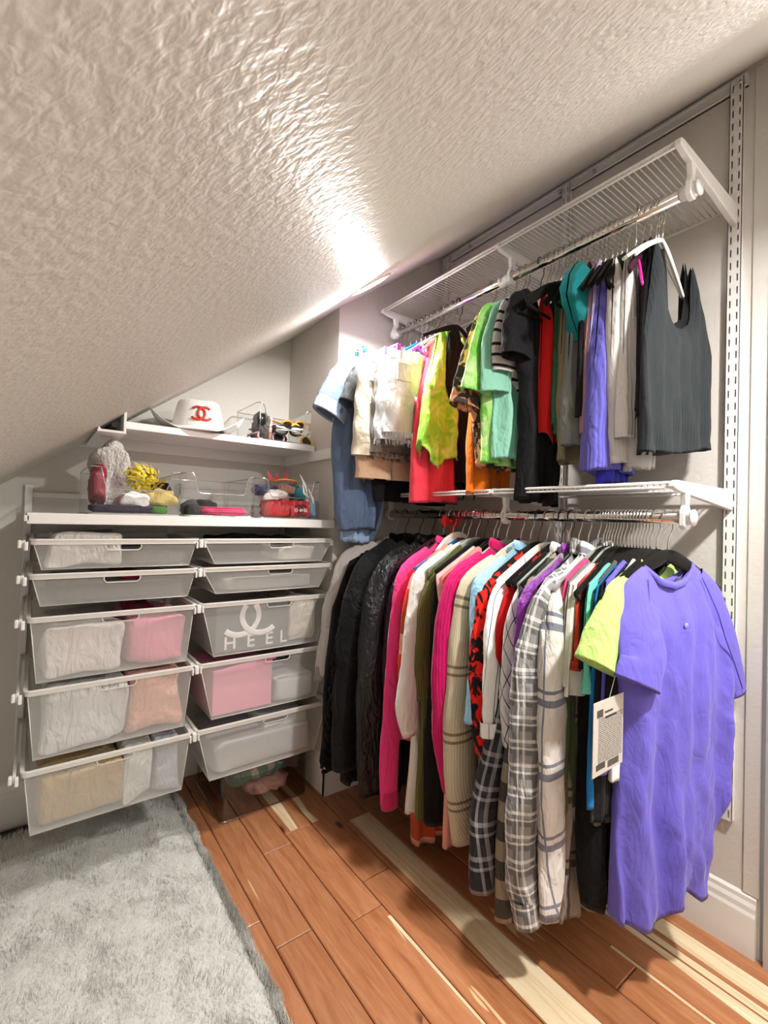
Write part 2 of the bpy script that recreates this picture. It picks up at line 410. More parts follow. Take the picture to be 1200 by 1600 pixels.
# cleats (painted boards) round the alcove under the upper shelf, and the shelf itself
tag(MB().box(.10, ALC, BW-.018, BW, .218, .256).make('trim_4', M['white'], bevel=.001), kind='structure')
tag(MB().box(ALC-.018, ALC, 1.462, BW-.018, .218, .256).make('trim_5', M['white'], bevel=.001), kind='structure')

# lamps in the ceiling
def lamp(x, y, label):
    o = thing('recessed_ceiling_lamp', (x, y, CEIL(x)), label, 'lamp')
    q = NRM.to_track_quat('Z', 'Y').to_matrix(); q = np.array(q); c = np.array([x, y, CEIL(x)])
    def disc(rs, n=32):
        V = []; F = []
        for (r, h) in rs:
            for j in range(n):
                a = 2*PI*j/n; V.append(c+q@np.array([r*math.cos(a), r*math.sin(a), h]))
        for i in range(len(rs)-1):
            for j in range(n): F.append((i*n+j, i*n+(j+1) % n, (i+1)*n+(j+1) % n, (i+1)*n+j))
        return V, F, n, len(rs)
    V, F, n, m_ = disc([(.070, -.002), (.070, .003), (.067, .005), (.056, .005), (.054, .003)])
    mesh_obj('trim_ring', V, F, M['plastic'], o)
    V, F, n, m_ = disc([(.056, .003), (.050, .006), (.03, .007), (.001, .0072)]); F.append(tuple((m_-1)*n+j for j in range(n)))
    mesh_obj('diffuser', V, F, M['led'], o)
lamp(.812, 1.19, 'flat white disc lamp let into the sloping ceiling beyond the wire shelf')
lamp(.88, -.14, 'flat white disc lamp in the ceiling beside the door, above the camera')

# ================================================================ hang-track wardrobe system on the right wall
YS = [.407, .875, 1.425]
def standard(y, z0, z1, x=RW, label=''):
    w_ = .0145; dep = .014; mb = MB(); xf = x-dep
    mb.box(xf, x, y-w_, y-w_+.0015, z0, z1); mb.box(xf, x, y+w_-.0015, y+w_, z0, z1)
    cols = [(-w_, -.0090), (-.0090, -.0056), (-.0056, .0056), (.0056, .0090), (.0090, w_)]
    pitch = .032; n = int((z1-z0)/pitch)
    for (a, b) in (cols[0], cols[2], cols[4]): mb.box(xf, xf+.0015, y+a, y+b, z0, z1)
    for (a, b) in (cols[1], cols[3]):
        z = z0
        for i in range(n+1):
            za = z0+i*pitch-.007; mb.box(xf, xf+.0015, y+a, y+b, max(z0, za), min(z1, za+.014))
    return mb
tr = thing('slotted_wall_track', (RW, .9, -.7), 'white slotted hanging track system screwed to the right wall behind the clothes', 'wall track')
for i, y in enumerate(YS):
    standard(y, -.705, 1.125).make('slotted_upright', M['epoxy'], tr)
MB().box(RW-.007, RW, .385, 1.46, 1.098, 1.128).box(RW-.012, RW, .385, 1.46, 1.123, 1.130).box(RW-.012, RW, .385, 1.46, 1.098, 1.101).make('top_rail', M['epoxy'], tr, bevel=.0008)
for y in (.372, .78, .90, 1.3): MB().tube([(RW-.006, y if y > .4 else .4, 1.113), (RW-.0155, y if y > .4 else .4, 1.113)], [.006, .004], 10).make('screw', M['chrome'], tr, smooth=True)

wire_me = None
def wire_shelf(zs, label, group):
    global wire_me
    o = thing('wire_shelf', (1.2, .9, zs), label, 'wire shelf', group)
    ya, yb = .413, 1.425; xf, xb = 1.036, RW-.022
    MB().tube([(xf, ya, zs), (xf, yb, zs)], .0036, 8).tube([(xf+.0, ya, zs-.009), (xf, yb, zs-.009)], .0028, 8).make('front_rail', M['epoxy'], o, smooth=True)
    MB().tube([(xb, ya, zs-.004), (xb, yb, zs-.004)], .0034, 8).make('back_rail', M['epoxy'], o, smooth=True)
    MB().tube([((xf+xb)/2, ya, zs-.006), ((xf+xb)/2, yb, zs-.006)], .0030, 8).make('middle_rail', M['epoxy'], o, smooth=True)
    n = 80
    first = MB().tube([(xf, ya+.004, zs-.009), (xf-.001, ya+.004, zs-.002), (xf+.004, ya+.004, zs+.002), (xb, ya+.004, zs+.001)], .0014, 5).make('wire', M['epoxy'], o, smooth=True)
    for i in range(1, n):
        c = first.copy(); COL.objects.link(c); c.parent = o; c.location = (0, (yb-ya-.008)*i/(n-1), 0)
    for k, y in enumerate(YS):
        tk = .007
        poly = [(RW-.014, zs+.004), (xf+.01, zs+.006), (xf-.006, zs+.002), (xf-.007, zs-.010), (xf+.02, zs-.016), (RW-.014, zs-.045)]
        b = MB().prism([(x, z) for x, z in poly], 1, y-tk, y+tk).make('shelf_bracket', M['epoxy'], o, bevel=.0025)
        MB().prism([(1.087, zs-.018), (1.111, zs-.018), (1.108, zs-.045), (1.117, zs-.060), (1.1165, zs-.086), (1.108, zs-.094), (1.094, zs-.095), (1.0835, zs-.088), (1.084, zs-.060), (1.092, zs-.045)], 1,
                   y-.006, y+.006).make('rod_holder', M['plastic'], b, bevel=.002)
    return o
wire_shelf(.797, 'upper white wire shelf high on the right wall just under the sloping ceiling', 'wire shelves on the right wall')
wire_shelf(.092, 'lower white wire shelf between the two rows of hanging clothes', 'wire shelves on the right wall')
RX = 1.10; RZ = {'u': .722, 'l': .022}
def rod(z, label, sleeves):
    o = thing('clothes_rod', (RX, .9, z), label, 'clothes rod', 'chrome clothes rods')
    MB().tube([(RX, .392, z), (RX, 1.436, z)], .0135, 20).make('tube', M['chrome'], o, smooth=True)
    for (a, b) in sleeves:
        MB().tube([(RX, a, z), (RX, b, z)], .0152, 20).make('end_sleeve', M['plastic'], o, smooth=True)
    for y in (.391, 1.437):
        MB().tube([(RX, y-.002, z), (RX, y+.002, z)], .0172, 20).make('end_cap', M['plastic'], o, smooth=True)
rod(RZ['u'], 'chrome clothes rod under the upper wire shelf, holding short tops', [(.388, .425), (.865, .915), (1.40, 1.44)])
rod(RZ['l'], 'chrome clothes rod under the lower wire shelf, holding shirts and coats', [(.388, .400), (.868, .885), (1.42, 1.44)])

# ================================================================ hangers
def hangers():
    pass
HM = {'black': ('#15130f', .9), 'sage': ('#8f9a90', .7), 'white': ('#f0efe9', .35), 'pink': ('#f0269a', .4), 'cream': ('#e6e2d2', .6), 'grey': ('#8b8a84', .7),
      'magenta': ('#c655d8', .6), 'blue': ('#1560a0', .4), 'mint': ('#cfdccb', .4), 'plum': ('#3a1626', .8)}
HMAT = {}
HME = {}
def hanger(y, z, yaw, col, label, hook='hookmetal', group=None, cx=RX, bar=True, lean=0.0, wide=1.0):
    if z > .5 and wide == 1.0: wide = (.62 + .10*math.sin(y*97)) if (y < .48 or y > .70) else .44
    if z > .5: bar = bar and math.sin(y*61) > .3; yaw = yaw+5*math.sin(y*140)
    label = ' '.join(label.split()[:16])
    """velvet hanger: arched shoulder bar with a lower bar, wire hook looped over the rod"""
    if col not in HMAT: HMAT[col] = fabric(HM[col][0], rough=HM[col][1], wr=.05, sheen=.4 if HM[col][1] > .6 else 0)
    o = thing('clothes_hanger', (cx, y, z-.078), label, 'clothes hanger', group)
    key = (col, hook, bar, round(wide, 2)); wide = round(wide, 2)
    if key not in HME:
        base_ = (cx, y, z-.078)
        X = np.linspace(-.2, .2, 29)*wide; zz = -.012-.085*(np.abs(X)/.2/wide)**1.25
        P = np.stack([cx+X, np.full_like(X, y), z-.070+zz], 1); r = np.interp(np.abs(X), [0, .03, .12, .2], [.013, .017, .011, .008])*(.62 if z > .5 else 1.)
        mb = MB().tube(P, r, 10, flat=((0, 1, 0), .30))
        if col in ('white', 'mint', 'pink', 'magenta', 'blue'):
            mb = MB().tube(P, r*.55, 10, flat=((0, 1, 0), .75))
        arm = mb.make('shoulder_bar', HMAT[col], o, smooth=True)
        kids = [arm]
        if bar:
            kids.append(MB().tube([(cx-.195*wide, y, z-.166), (cx-.185*wide, y, z-.176), (cx, y, z-.179), (cx+.185*wide, y, z-.176), (cx+.195*wide, y, z-.166)], .0048, 8, flat=((0, 1, 0), .6)).make('trouser_bar', HMAT[col], o, smooth=True))
        a = np.linspace(-.95*PI+2*PI*0-.1, -0.2*PI, 4)
        H = [(cx, z-.084), (cx+.001, z-.060), (cx+.004, z-.046), (cx+.017, z-.024)]
        for ang in np.linspace(-.55, PI+.35, 16): H.append((cx+.0185*math.cos(ang)*1.0, z-.002+.0185*math.sin(ang)))
        kids.append(MB().tube([(q[0], y, q[1]) for q in H], .0015, 6).make('hook', M[hook], o, smooth=True))
        HME[key] = [(k.name.split('.')[0], k.data) for k in kids]
    else:
        for nm, me in HME[key]:
            k = bpy.data.objects.new(nm, me); COL.objects.link(k); k.parent = o
    o.rotation_euler = (0, math.radians(lean), math.radians(yaw))
    return o

# ================================================================ garments
SHO = {  # shape of the top edge: (a, drop) with a from -1 (toward the room) to 1 (toward the wall)
    'tee':  [(-1, .085), (-.85, .068), (-.40, .012), (-.34, .006), (-.2, .04), (0, .055), (.2, .04), (.34, .006), (.40, .012), (.85, .068), (1, .085)],
    'crew': [(-1, .070), (-.85, .055), (-.42, .010), (-.36, .004), (-.2, .022), (0, .030), (.2, .022), (.36, .004), (.42, .010), (.85, .055), (1, .070)],
    'tank': [(-1, .20), (-.88, .15), (-.74, .06), (-.64, .018), (-.46, .006), (-.40, .03), (-.25, .11), (0, .14), (.25, .11), (.40, .03), (.46, .006), (.64, .018), (.74, .06), (.88, .15), (1, .20)],
    'cami': [(-1, .19), (-.75, .17), (-.60, .14), (-.56, .02), (-.50, .01), (-.46, .02), (-.42, .15), (0, .18), (.42, .15), (.46, .02), (.50, .01), (.56, .02), (.60, .14), (.75, .17), (1, .19)],
    'muscle': [(-1, .22), (-.9, .13), (-.8, .05), (-.5, .015), (-.40, .004), (-.25, .05), (0, .07), (.25, .05), (.40, .004), (.5, .015), (.8, .05), (.9, .13), (1, .22)],
    'flat': [(-1, .0), (1, .0)],
    'sideon': [(-1, .235), (-.985, .20), (-.965, .11), (-.94, .03), (-.88, .0), (-.62, .01), (-.48, .05), (-.30, .12), (0, .15), (.30, .12), (.48, .05), (.62, .01), (.88, .0), (.94, .03), (.965, .11), (.985, .20), (1, .235)],
    'cropside': [(-1, .19), (-.98, .16), (-.95, .09), (-.92, .03), (-.84, .0), (-.5, .01), (-.35, .04), (0, .06), (.35, .04), (.5, .01), (.84, .0), (.92, .03), (.95, .09), (.98, .16), (1, .19)],
}
def garment_body(y0, top, kind, Lp, Rp, zh, th, fold, seed, hem=None, N=84, Mr=48, lam=.055, bulge=0., side=.0):
    r = random.Random(seed); ph = r.uniform(0, 6); ph2 = r.uniform(0, 6)
    j = np.arange(N); thv = 2*PI*j/N; a = -np.cos(thv); b = np.sin(thv)
    T = np.array(SHO[kind]); zt = top-np.interp(a, T[:, 0], T[:, 1])
    hemz = np.full(N, zh) if hem is None else zh+np.interp(a, [h[0] for h in hem], [h[1] for h in hem])
    hemz = hemz+.004*np.sin(3*a+ph)
    L = np.array(Lp)[np.argsort([q[0] for q in Lp])]; R = np.array(Rp)[np.argsort([q[0] for q in Rp])]
    rows = []; uvs = []
    vv = np.concatenate([np.linspace(0, .25, 14)**1.0, np.linspace(.25, 1, Mr-13)[1:]])
    for i, v in enumerate(vv):
        z = zt*(1-v)+hemz*v
        xl = np.interp(z, L[:, 0], L[:, 1]); xr = np.interp(z, R[:, 0], R[:, 1])
        X = xl+(xr-xl)*(a+1)/2
        k = .12+.88*min(1, v/.14)**.8
        side_round = np.abs(b)**.75*np.sign(b)
        fa = fold*min(1, .15+v*1.1)
        f = fa*(np.sin(2*PI*(X+.02*np.sin(4*z+ph))/lam+ph)+.6*np.sin(2*PI*(X-.4*z*.2)/(lam*1.7)+ph2)+.35*np.sin(2*PI*X/(lam*.55)+ph2+2*z))
        f2 = fa*.5*np.sin(2*PI*X/(lam*.8)+3*z+ph2)*np.sign(b)
        drift = bulge*np.sin(PI*min(1, v*1.0))
        rdg = np.abs(vnoise(X*46+ph*3, z*13+ph2, seed))+.6*np.abs(vnoise(X*80+ph2, z*34+X*20, seed+3))
        f = f-fa*1.1*rdg*np.sign(b)*-1
        X2 = X+.5*fa*np.sin(18*z+ph+a)*(np.abs(a))
        Y = y0+th*k*side_round+(f+f2)*np.minimum(1, np.abs(b)*1.5+.35)+drift+side*(zt-z)*0
        rows.append(np.stack([X2, Y, z], 1)); uvs.append(np.stack([X, z], 1))
    # hem turned inside
    last = rows[-1]; inn = last.copy(); cx = last[:, 0].mean(); inn[:, 0] = cx+(last[:, 0]-cx)*.985; inn[:, 1] = y0+(last[:, 1]-y0)*.8; inn[:, 2] += .02
    rows.append(inn); uvs.append(uvs[-1]+np.array([0, .02]))
    return MB().grid(np.array(rows), np.array(uvs), closed=True)
def sleeve_mesh(path, rw, rt, seed, N=30, Mr=42, wr=.05):
    """path [(x,y,z)], rw/rt: half width in the hanging plane / across, given at the path points"""
    P = np.array(path, float); d = np.r_[0, np.cumsum(np.linalg.norm(np.diff(P, axis=0), axis=1))]; t = np.linspace(0, d[-1], Mr)
    def sm(v):
        q = np.interp(t, d, v)
        for _ in range(3): q[1:-1] = .25*q[:-2]+.5*q[1:-1]+.25*q[2:]
        return q
    C = np.stack([sm(P[:, 0]), sm(P[:, 1]), sm(P[:, 2])], 1)
    RWd = sm(np.broadcast_to(rw, (len(P),))); RTd = sm(np.broadcast_to(rt, (len(P),)))
    T = np.gradient(C, axis=0); T /= np.linalg.norm(T, axis=1)[:, None]
    r = random.Random(seed); p1, p2 = r.uniform(0, 6), r.uniform(0, 6); rows = []; uvs = []
    for i in range(Mr):
        yv = np.array([0, 1., 0]); n = np.cross(T[i], yv); n /= np.linalg.norm(n); bb = np.cross(n, T[i])
        a = 2*PI*np.arange(N)/N
        w_ = 1+wr*.45*np.sin(t[i]*41+p1+1.3*np.sin(a+p2))+wr*1.3*np.sin(3*a+t[i]*5+p2)+wr*.25*np.sin(t[i]*140+p2+a*2)
        ca = np.sign(np.cos(a))*np.abs(np.cos(a))**.9; sa = np.sign(np.sin(a))*np.abs(np.sin(a))**1.15
        rg_ = np.abs(vnoise(np.cos(a)*2.2+p1, t[i]*14+np.sin(a)*2+p2, seed))+.5*np.abs(vnoise(np.cos(a)*4+p2, t[i]*55+np.sin(a)*3, seed+5))
        w_ = w_-wr*2.0*(rg_-.35)
        pts = C[i]+np.outer(ca*w_*RWd[i], n)+np.outer(sa*w_*RTd[i], bb)
        rows.append(pts); uvs.append(np.stack([a*RWd[i]*.9, np.full(N, -t[i])], 1))
    c = C[-1]; inn = c+(rows[-1]-c)*.86-T[-1]*.018; rows.append(inn); uvs.append(uvs[-1])
    return MB().grid(np.array(rows), np.array(uvs), closed=True)
def cuff_ring(path, rw, rt, ln=.05):
    P = np.array(path, float); T = P[-1]-P[-2]; T /= np.linalg.norm(T); e = P[-1]+T*.002
    r1 = (rw[-1] if hasattr(rw, '__len__') else rw)*.98; r2 = (rt[-1] if hasattr(rt, '__len__') else rt)*1.0
    return sleeve_mesh([e-T*ln, e-T*ln*.5, e+T*.004], r1*1.06, r2*1.1, 3, Mr=8, wr=.01)
seedc = [10]
def garment(name, rodk, y, label, cat, mat, L, zh, kind='tee', R=None, th=.013, fold=.006, yaw=0., dz=0., sl=None, srw=.055, srt=.02, cuff=None, hem=None,
            group=None, lam=.055, top=None, collar=None, bulge=0., wr=.05, both=True, sbody=None):
    """one hanging garment: body (+ sleeves, cuffs, collar). L: left edge [(z, x)...]; sl: near sleeve path [(x, dy, z)...]"""
    seedc[0] += 1; sd = seedc[0]
    zr = RZ[rodk]; top = (zr-.082+dz) if top is None else top
    if rodk == 'u' and kind in ('muscle', 'cami', 'tank', 'sideon', 'cropside') and sl is None: top += .014 if kind != 'sideon' else -.022
    if R is None: R = [(z, min(1.345, 2*RX-x)) for z, x in L]
    o = thing(name, (RX, y, zh), label, cat, group)
    garment_body(y, top, kind, L, R, zh, th, fold, sd, hem, lam=lam, bulge=bulge).make('body', mat, o, smooth=True)
    if sl:
        for sgn in ((-1, 1) if both else (-1,)):
            P = [((x if sgn < 0 else min(2*RX-x, 1.335-.0*abs(x))), y+dy*(1 if sgn < 0 else .3), z) for x, dy, z in sl]
            sleeve_mesh(P, srw, srt, sd+sgn+5, wr=wr).make('sleeve', sbody or mat, o, smooth=True)
            if cuff is not None: cuff_ring(P, srw, srt, cuff[1]).make('cuff', cuff[0], o, smooth=True)
    if collar is not None:
        # raised collar band round the neck opening
        cm, ch = collar; n = 36; rows = []; uv = []
        for (rr, zz) in ((1.0, -.004), (1.02, ch*.5), (.93, ch), (.80, ch*.9), (.80, 0)):
            q = []
            for k in range(n):
                a = 2*PI*k/n; x = RX+.072*rr*math.cos(a); yy = y+(.020*rr)*math.sin(a); dp = -.03*(1-abs(math.cos(a)))
                q.append((x, yy, top-.004+zz+dp))
            rows.append(q); uv.append([(2*k*.02, zz) for k in range(n)])
        MB().grid(np.array(rows), np.array(uv), closed=True).make('collar', cm, o, smooth=True)
    if yaw:
        o.rotation_euler = (0, 0, math.radians(yaw))
    return o
def longsleeve(xs=.905, dy=.02, zend=-.62, ztop=-.165, bend=0.):
    return [(xs+.10, 0, ztop+.015), (xs+.03, dy*.2, ztop-.01), (xs+.0, dy*.5, ztop-.08), (xs-.01+bend, dy*.8, ztop-.25), (xs+.0+bend*.5, dy, zend)]
f_ = fabric
GARM = []
def G(rodk, y, name, label, cat, mat, L, zh, hc='black', hhook='hookmetal', hlabel=None, hdz=0., hbar=True, hw=1., hyaw=None, hlean=0., **kw):
    """a garment and the hanger that carries it, both top-level"""
    g = garment(name, rodk, y, label, cat, mat, L, zh, **kw)
    yw = kw.get('yaw', 0.)
    hanger(y, RZ[rodk], yw if hyaw is None else hyaw, hc, hlabel or (HM_NAME[hc] + ' hanger carrying the ' + label.split(' hanging')[0].split(' behind')[0].split(' with')[0].split(' whose')[0]), hhook,
           'hangers on the upper rod' if rodk == 'u' else 'hangers on the lower rod', bar=hbar, wide=hw, lean=hlean)
    return g
HM_NAME = {'black': 'black velvet', 'sage': 'sage green velvet', 'white': 'white plastic', 'pink': 'hot pink', 'cream': 'cream velvet', 'grey': 'grey velvet', 'magenta': 'orchid purple',
           'blue': 'blue plastic', 'mint': 'pale mint plastic', 'plum': 'dark plum velvet'}
GL = 'clothes on the lower rod'; GU = 'clothes on the upper rod'
# ---------- lower rod, from the door end to the far wall
# 1 the purple raglan T-shirt: the nearest garment
PURP = f_('#6c63c8', wr=.42, sheen=.2, rough=.8)
PY = .44; PYAW = -14
o = thing('t_shirt', (RX, PY, -.8), 'purple short-sleeved T-shirt hanging nearest to the door on the lower rod', 't-shirt', GL)
top = -.080
Lp = [(-.08, .955), (-.15, .948), (-.26, .948), (-.33, .962), (-.42, .972), (-.60, .965), (-.74, .956), (-.83, .957)]
Rp = [(-.08, 1.255), (-.15, 1.262), (-.25, 1.285), (-.33, 1.32), (-.42, 1.330), (-.52, 1.300), (-.65, 1.268), (-.80, 1.228)]
SHO['raglan'] = [(-1, .085), (-.8, .045), (-.62, .010), (-.52, .0), (-.44, .012), (-.25, .034), (0, .042), (.22, .034), (.40, .014), (.50, .0), (.62, .012), (.8, .05), (1, .10)]
HEMP = [(-1, .0), (-.6, -.02), (-.25, -.015), (0, .02), (.3, .035), (.7, -.005), (1, .0)]
garment_body(PY, top, 'raglan', Lp, Rp, -.80, .030, .0085, 5, hem=HEMP, N=120, Mr=60, lam=.085).make('body', PURP, o, smooth=True)
# near sleeve: short, wide, its cuff opening toward the room
sp_ = [(1.045, PY-.002, -.112), (1.000, PY-.012, -.150), (.985, PY-.026, -.210), (.988, PY-.036, -.262), (.967, PY-.040, -.312)]
sleeve_mesh(sp_, [.040, .056, .060, .064, .068], [.010, .018, .020, .020, .020], 12, N=44, Mr=44, wr=.03).make('sleeve', PURP, o, smooth=True)
sp2 = [(1.19, PY-.0, -.112), (1.235, PY-.002, -.16), (1.285, PY-.004, -.25), (1.318, PY-.004, -.33), (1.330, PY-.004, -.385)]
sleeve_mesh(sp2, [.034, .046, .046, .044, .042], [.010, .014, .016, .016, .016], 13, N=44, Mr=44, wr=.03).make('sleeve', PURP, o, smooth=True)
# neck band
rows = []; uv = []
n = 64
for (rr, zz, ex) in ((1.0, -.006, .0), (1.04, .0, .002), (1.02, .008, .0), (.95, .008, -.002), (.93, -.004, -.002)):
    q = []
    for k in range(n):
        a = 2*PI*k/n; ca, sa = math.cos(a), math.sin(a)
        aa = ca*.50; dr = np.interp(aa, [s_[0] for s_ in SHO['raglan']], [s_[1] for s_ in SHO['raglan']])
        xm = (.9515+1.258)/2; q.append((xm+(.1535)*aa*rr*1.02, PY+.0175*rr*sa+(-ex if sa < 0 else ex), top-dr*.98+zz-.003))
    rows.append(q); uv.append([(k*.01, zz) for k in range(n)])
MB().grid(np.array(rows), np.array(uv), closed=True).make('neck_band', PURP, o, smooth=True)
def front_y(x, z, off=-.0305):
    v = (top-z)/(top+.80); k = .12+.88*min(1, v/.14)**.8
    return PY+off*k
for pts in ([(1.020, -.108), (1.008, -.16), (.988, -.21), (.968, -.265), (.962, -.30)], [(1.190, -.108), (1.212, -.17), (1.245, -.24), (1.285, -.31), (1.310, -.36)]):
    xs_ = np.interp(np.linspace(0, len(pts)-1, 20), range(len(pts)), [q[0] for q in pts]); zs_ = np.interp(np.linspace(0, len(pts)-1, 20), range(len(pts)), [q[1] for q in pts])
    MB().tube([(x, front_y(x, z)-.004, z) for x, z in zip(xs_, zs_)], .0016, 6).make('raglan_seam', f_('#5a52b4'), o, smooth=True)
dm = MB(); cV = [(1.115+.006*math.cos(a)*s_, front_y(1.115, -.205)-.0045-h*.6, -.205+.006*math.sin(a)*s_) for s_, h in ((1, 0), (.6, .0022), (.05, .003)) for a in np.linspace(0, 2*PI, 13)[:-1]]
dm.add(cV, [(i*12+j, i*12+(j+1) % 12, (i+1)*12+(j+1) % 12, (i+1)*12+j) for i in range(2) for j in range(12)]).make('reflective_dot', f_('#9a92ea', rough=.3), o, smooth=True)
o.rotation_euler = (0, 0, math.radians(PYAW))
hanger(PY, RZ['l'], PYAW, 'black', 'black velvet hanger carrying the purple T-shirt nearest to the door', group='hangers on the lower rod', wide=.92)
# 2 lime T-shirt
G('l', .463, 't_shirt', 'lime green T-shirt with a short open sleeve, right behind the purple T-shirt', 't-shirt', f_('#b9e07a', wr=.7), [(-.10, .93), (-.3, .985), (-.66, .985)], -.66,
  sl=[(1.02, 0, -.13), (.955, -.003, -.165), (.912, -.005, -.22), (.885, -.006, -.275)], srw=[.045, .055, .060, .062], srt=[.012, .018, .022, .026], th=.010, yaw=-5)
# paper tag hung on a black top
tg = thing('swing_tag', (.895, .452, -.40), 'white paper swing tag with small print and barcodes hanging beside the purple T-shirt', 'tag')
def tag_card():
    x0, x1, zt, zb, y = .838, .950, -.330, -.468, .455
    MB().box(x0, x1, y, y+.0012, zb, zt).make('card', plain('tag_card', '#c9c3b6', .5), tg)
    mb = MB(); r = random.Random(3); yy = y-.0004
    z = zt-.030
    for i in range(24):
        z -= .0036; xa = x0+.018
        while xa < x1-.006:
            ln = r.uniform(.004, .016); mb.box(xa, min(x1-.005, xa+ln), yy, yy+.0003, z, z+.0013); xa += ln+.0018
    for (a, b, c_, d_) in ((.012, .034, .016, .030), (.040, .070, .022, .026), (.042, .085, .032, .036)): mb.box(x0+a, x0+b, yy, yy+.0003, zt-d_, zt-c_)
    xa = x0+.012
    while xa < x0+.044: w_ = r.choice([.0006, .0012, .0018]); mb.box(xa, xa+w_, yy, yy+.0003, zb+.010, zb+.021); xa += w_+.0009
    xa = x0+.054
    while xa < x0+.095: w_ = r.choice([.0008, .0018, .0028]); mb.box(xa, xa+w_, yy, yy+.0003, zb+.006, zb+.019); xa += w_+.0011
    mb.make('print', plain('tag_ink', '#4c4640', .7), tg)
    MB().tube([((x0+x1)/2, y+.001, zt-.004), (.93, y+.004, -.28), (.97, y+.012, -.20)], .0008, 5).make('string', plain('tag_string', '#dddddd', .6), tg, smooth=True)
tag_card()
# 3.. narrow sports tops
def narrow(y, x, zh, col, label, kind='muscle', cat='top', name='tank_top', hc='black', zt=0., pat=None, c2=None, c3=None, x2=None, th=.009, sl=None, srw=.04, srt=.014, yaw=0, hh='hookmetal', **kw):
    x2 = x if x2 is None else x2
    return G('l', y, name, label, cat, f_(col, pat, c2, c3), [(-.07, x-.028), (-.16, x-.022), (-.3, x+.008), (zh, x2)], zh, kind=kind, th=th, hc=hc, hhook=hh, hw=.80, hbar=False, dz=zt, sl=sl, srw=srw, srt=srt, yaw=yaw, fold=.004, **kw)
narrow(0.476, .955, -.52, '#eceae6', 'white tank top whose plain strap and hem show behind the lime T-shirt', zt=.0, hc='black')
narrow(0.484, .930, -.40, '#16161a', 'black racerback top with white neck trim behind the white tank top', zt=-.01, c2='#eeeeee')
narrow(0.491, .925, -.50, '#6f66d0', 'violet tank top hanging among the black tops', zt=-.004)
narrow(0.498, .915, -.60, '#1b1c1f', 'black ribbed tank top next to the violet tank top', zt=-.012, pat='rib')
narrow(0.505, .910, -.57, '#1a6fb0', 'bright blue tank top peeping out between black tops', zt=-.016)
narrow(0.512, .935, -.63, '#5f605c', 'charcoal grey tank top with a long curved hem', zt=-.006, x2=.96)
narrow(0.519, .905, -.34, '#6fd0b8', 'aqua sports top with a narrow strap', zt=-.012)
narrow(0.526, .905, -.30, '#131315', 'short black cropped top in front of the long black dress', zt=-.02)
G('l', .535, 'dress', 'long black dress whose narrow hem almost reaches the floor', 'dress', f_('#0d0d0f', wr=.9), [(-.10, .92), (-.3, .945), (-.55, .955), (-.85, .955)], -.81, kind='muscle', th=.022, fold=.010,
  R=[(-.1, 1.28), (-.85, 1.20)])
narrow(0.543, .905, -.30, '#b8382c', 'short red strappy top between black and white tops', zt=-.014)
narrow(0.550, .898, -.36, '#e9e6df', 'white cropped tank top with rounded shoulder, nearest of the pale pair', zt=-.016, th=.012)
narrow(0.557, .893, -.34, '#cfcbc4', 'pale grey cropped tank top with rounded shoulder, farther of the pale pair', zt=-.016, th=.012)
narrow(0.564, .900, -.32, '#7b736a', 'taupe sleeveless top with a soft shoulder', zt=-.012, hc='sage')
narrow(0.571, .900, -.32, '#e8467c', 'small pink top beside the taupe top', zt=-.006)
narrow(0.577, .915, -.62, '#5d6a45', 'olive green top with dark vertical stripes', pat='pin', c2='#20251a', c3=None, zt=-.03, th=.014)
# 4 window-pane shirt and the tan plaid behind it
WP = f_('#dcd8d2', 'pane', '#7f808f', wr=.9)
G('l', .598, 'shirt', 'white long-sleeved shirt with wide grey window-pane lines', 'shirt', WP, [(-.12, .90), (-.3, .91), (-.60, .95), (-.74, .97)], -.74, th=.020, fold=.008,
  sl=[(1.0, 0, -.135), (.918, -.01, -.175), (.893, -.02, -.27), (.893, -.02, -.55), (.905, -.02, -.74), (.898, -.02, -.832)], srw=[.04, .045, .040, .040, .036, .026], srt=[.016, .022, .024, .024, .022, .020], collar=(WP, .028), hc='white', wr=.07)
TP = f_('#8b8176', 'pane', '#4c4746', wr=.8)
G('l', .584, 'shirt', 'taupe plaid shirt hidden behind the window-pane shirt', 'shirt', TP, [(-.12, .95), (-.3, .935), (-.60, .93), (-.83, .935)], -.86, th=.020, fold=.008, dz=-.03, hc='grey')
# 5 small plaid flannel
PL = f_('#8d8d8b', 'plaid', '#ecebe8', '#3a3b3e', wr=.9)
G('l', .622, 'shirt', 'grey and white plaid flannel shirt with its cuff hanging lowest', 'shirt', PL, [(-.12, .90), (-.3, .90), (-.60, .90), (-.86, .90)], -.84, th=.024, fold=.009,
  sl=[(1.0, 0, -.135), (.905, -.02, -.175), (.873, .0, -.28), (.868, .0, -.55), (.862, -.0, -.74), (.878, -.01, -.845)], srw=[.04, .05, .046, .044, .042, .036], srt=[.016, .026, .03, .03, .028, .026],
  cuff=(PL, .055), collar=(PL, .034), hc='black', wr=.09)
# 6 purple velvet top
VV = f_('#7d2a92', rough=.45, wr=1., sheen=.9)
G('l', .648, 'blouse', 'purple crushed velvet top with long sleeves', 'blouse', VV, [(-.12, .905), (-.3, .91), (-.62, .92)], -.62, th=.016,
  sl=[(1.0, 0, -.135), (.912, .0, -.18), (.89, .0, -.28), (.882, 0, -.47)], srw=[.04, .045, .040, .034], srt=[.016, .018, .018, .016], collar=(VV, .02), hc='grey')
# 7 buffalo check
BC = f_('#3a3a37', 'check', '#5d574d', '#9a8d7b', scale=1.5, wr=.6)
G('l', .668, 'shirt', 'black and tan buffalo check shirt with a straight placket edge', 'shirt', BC, [(-.12, .895), (-.3, .885), (-.60, .850), (-.93, .835)], -.875, th=.026, fold=.006, hc='black', hhook='darkhook')
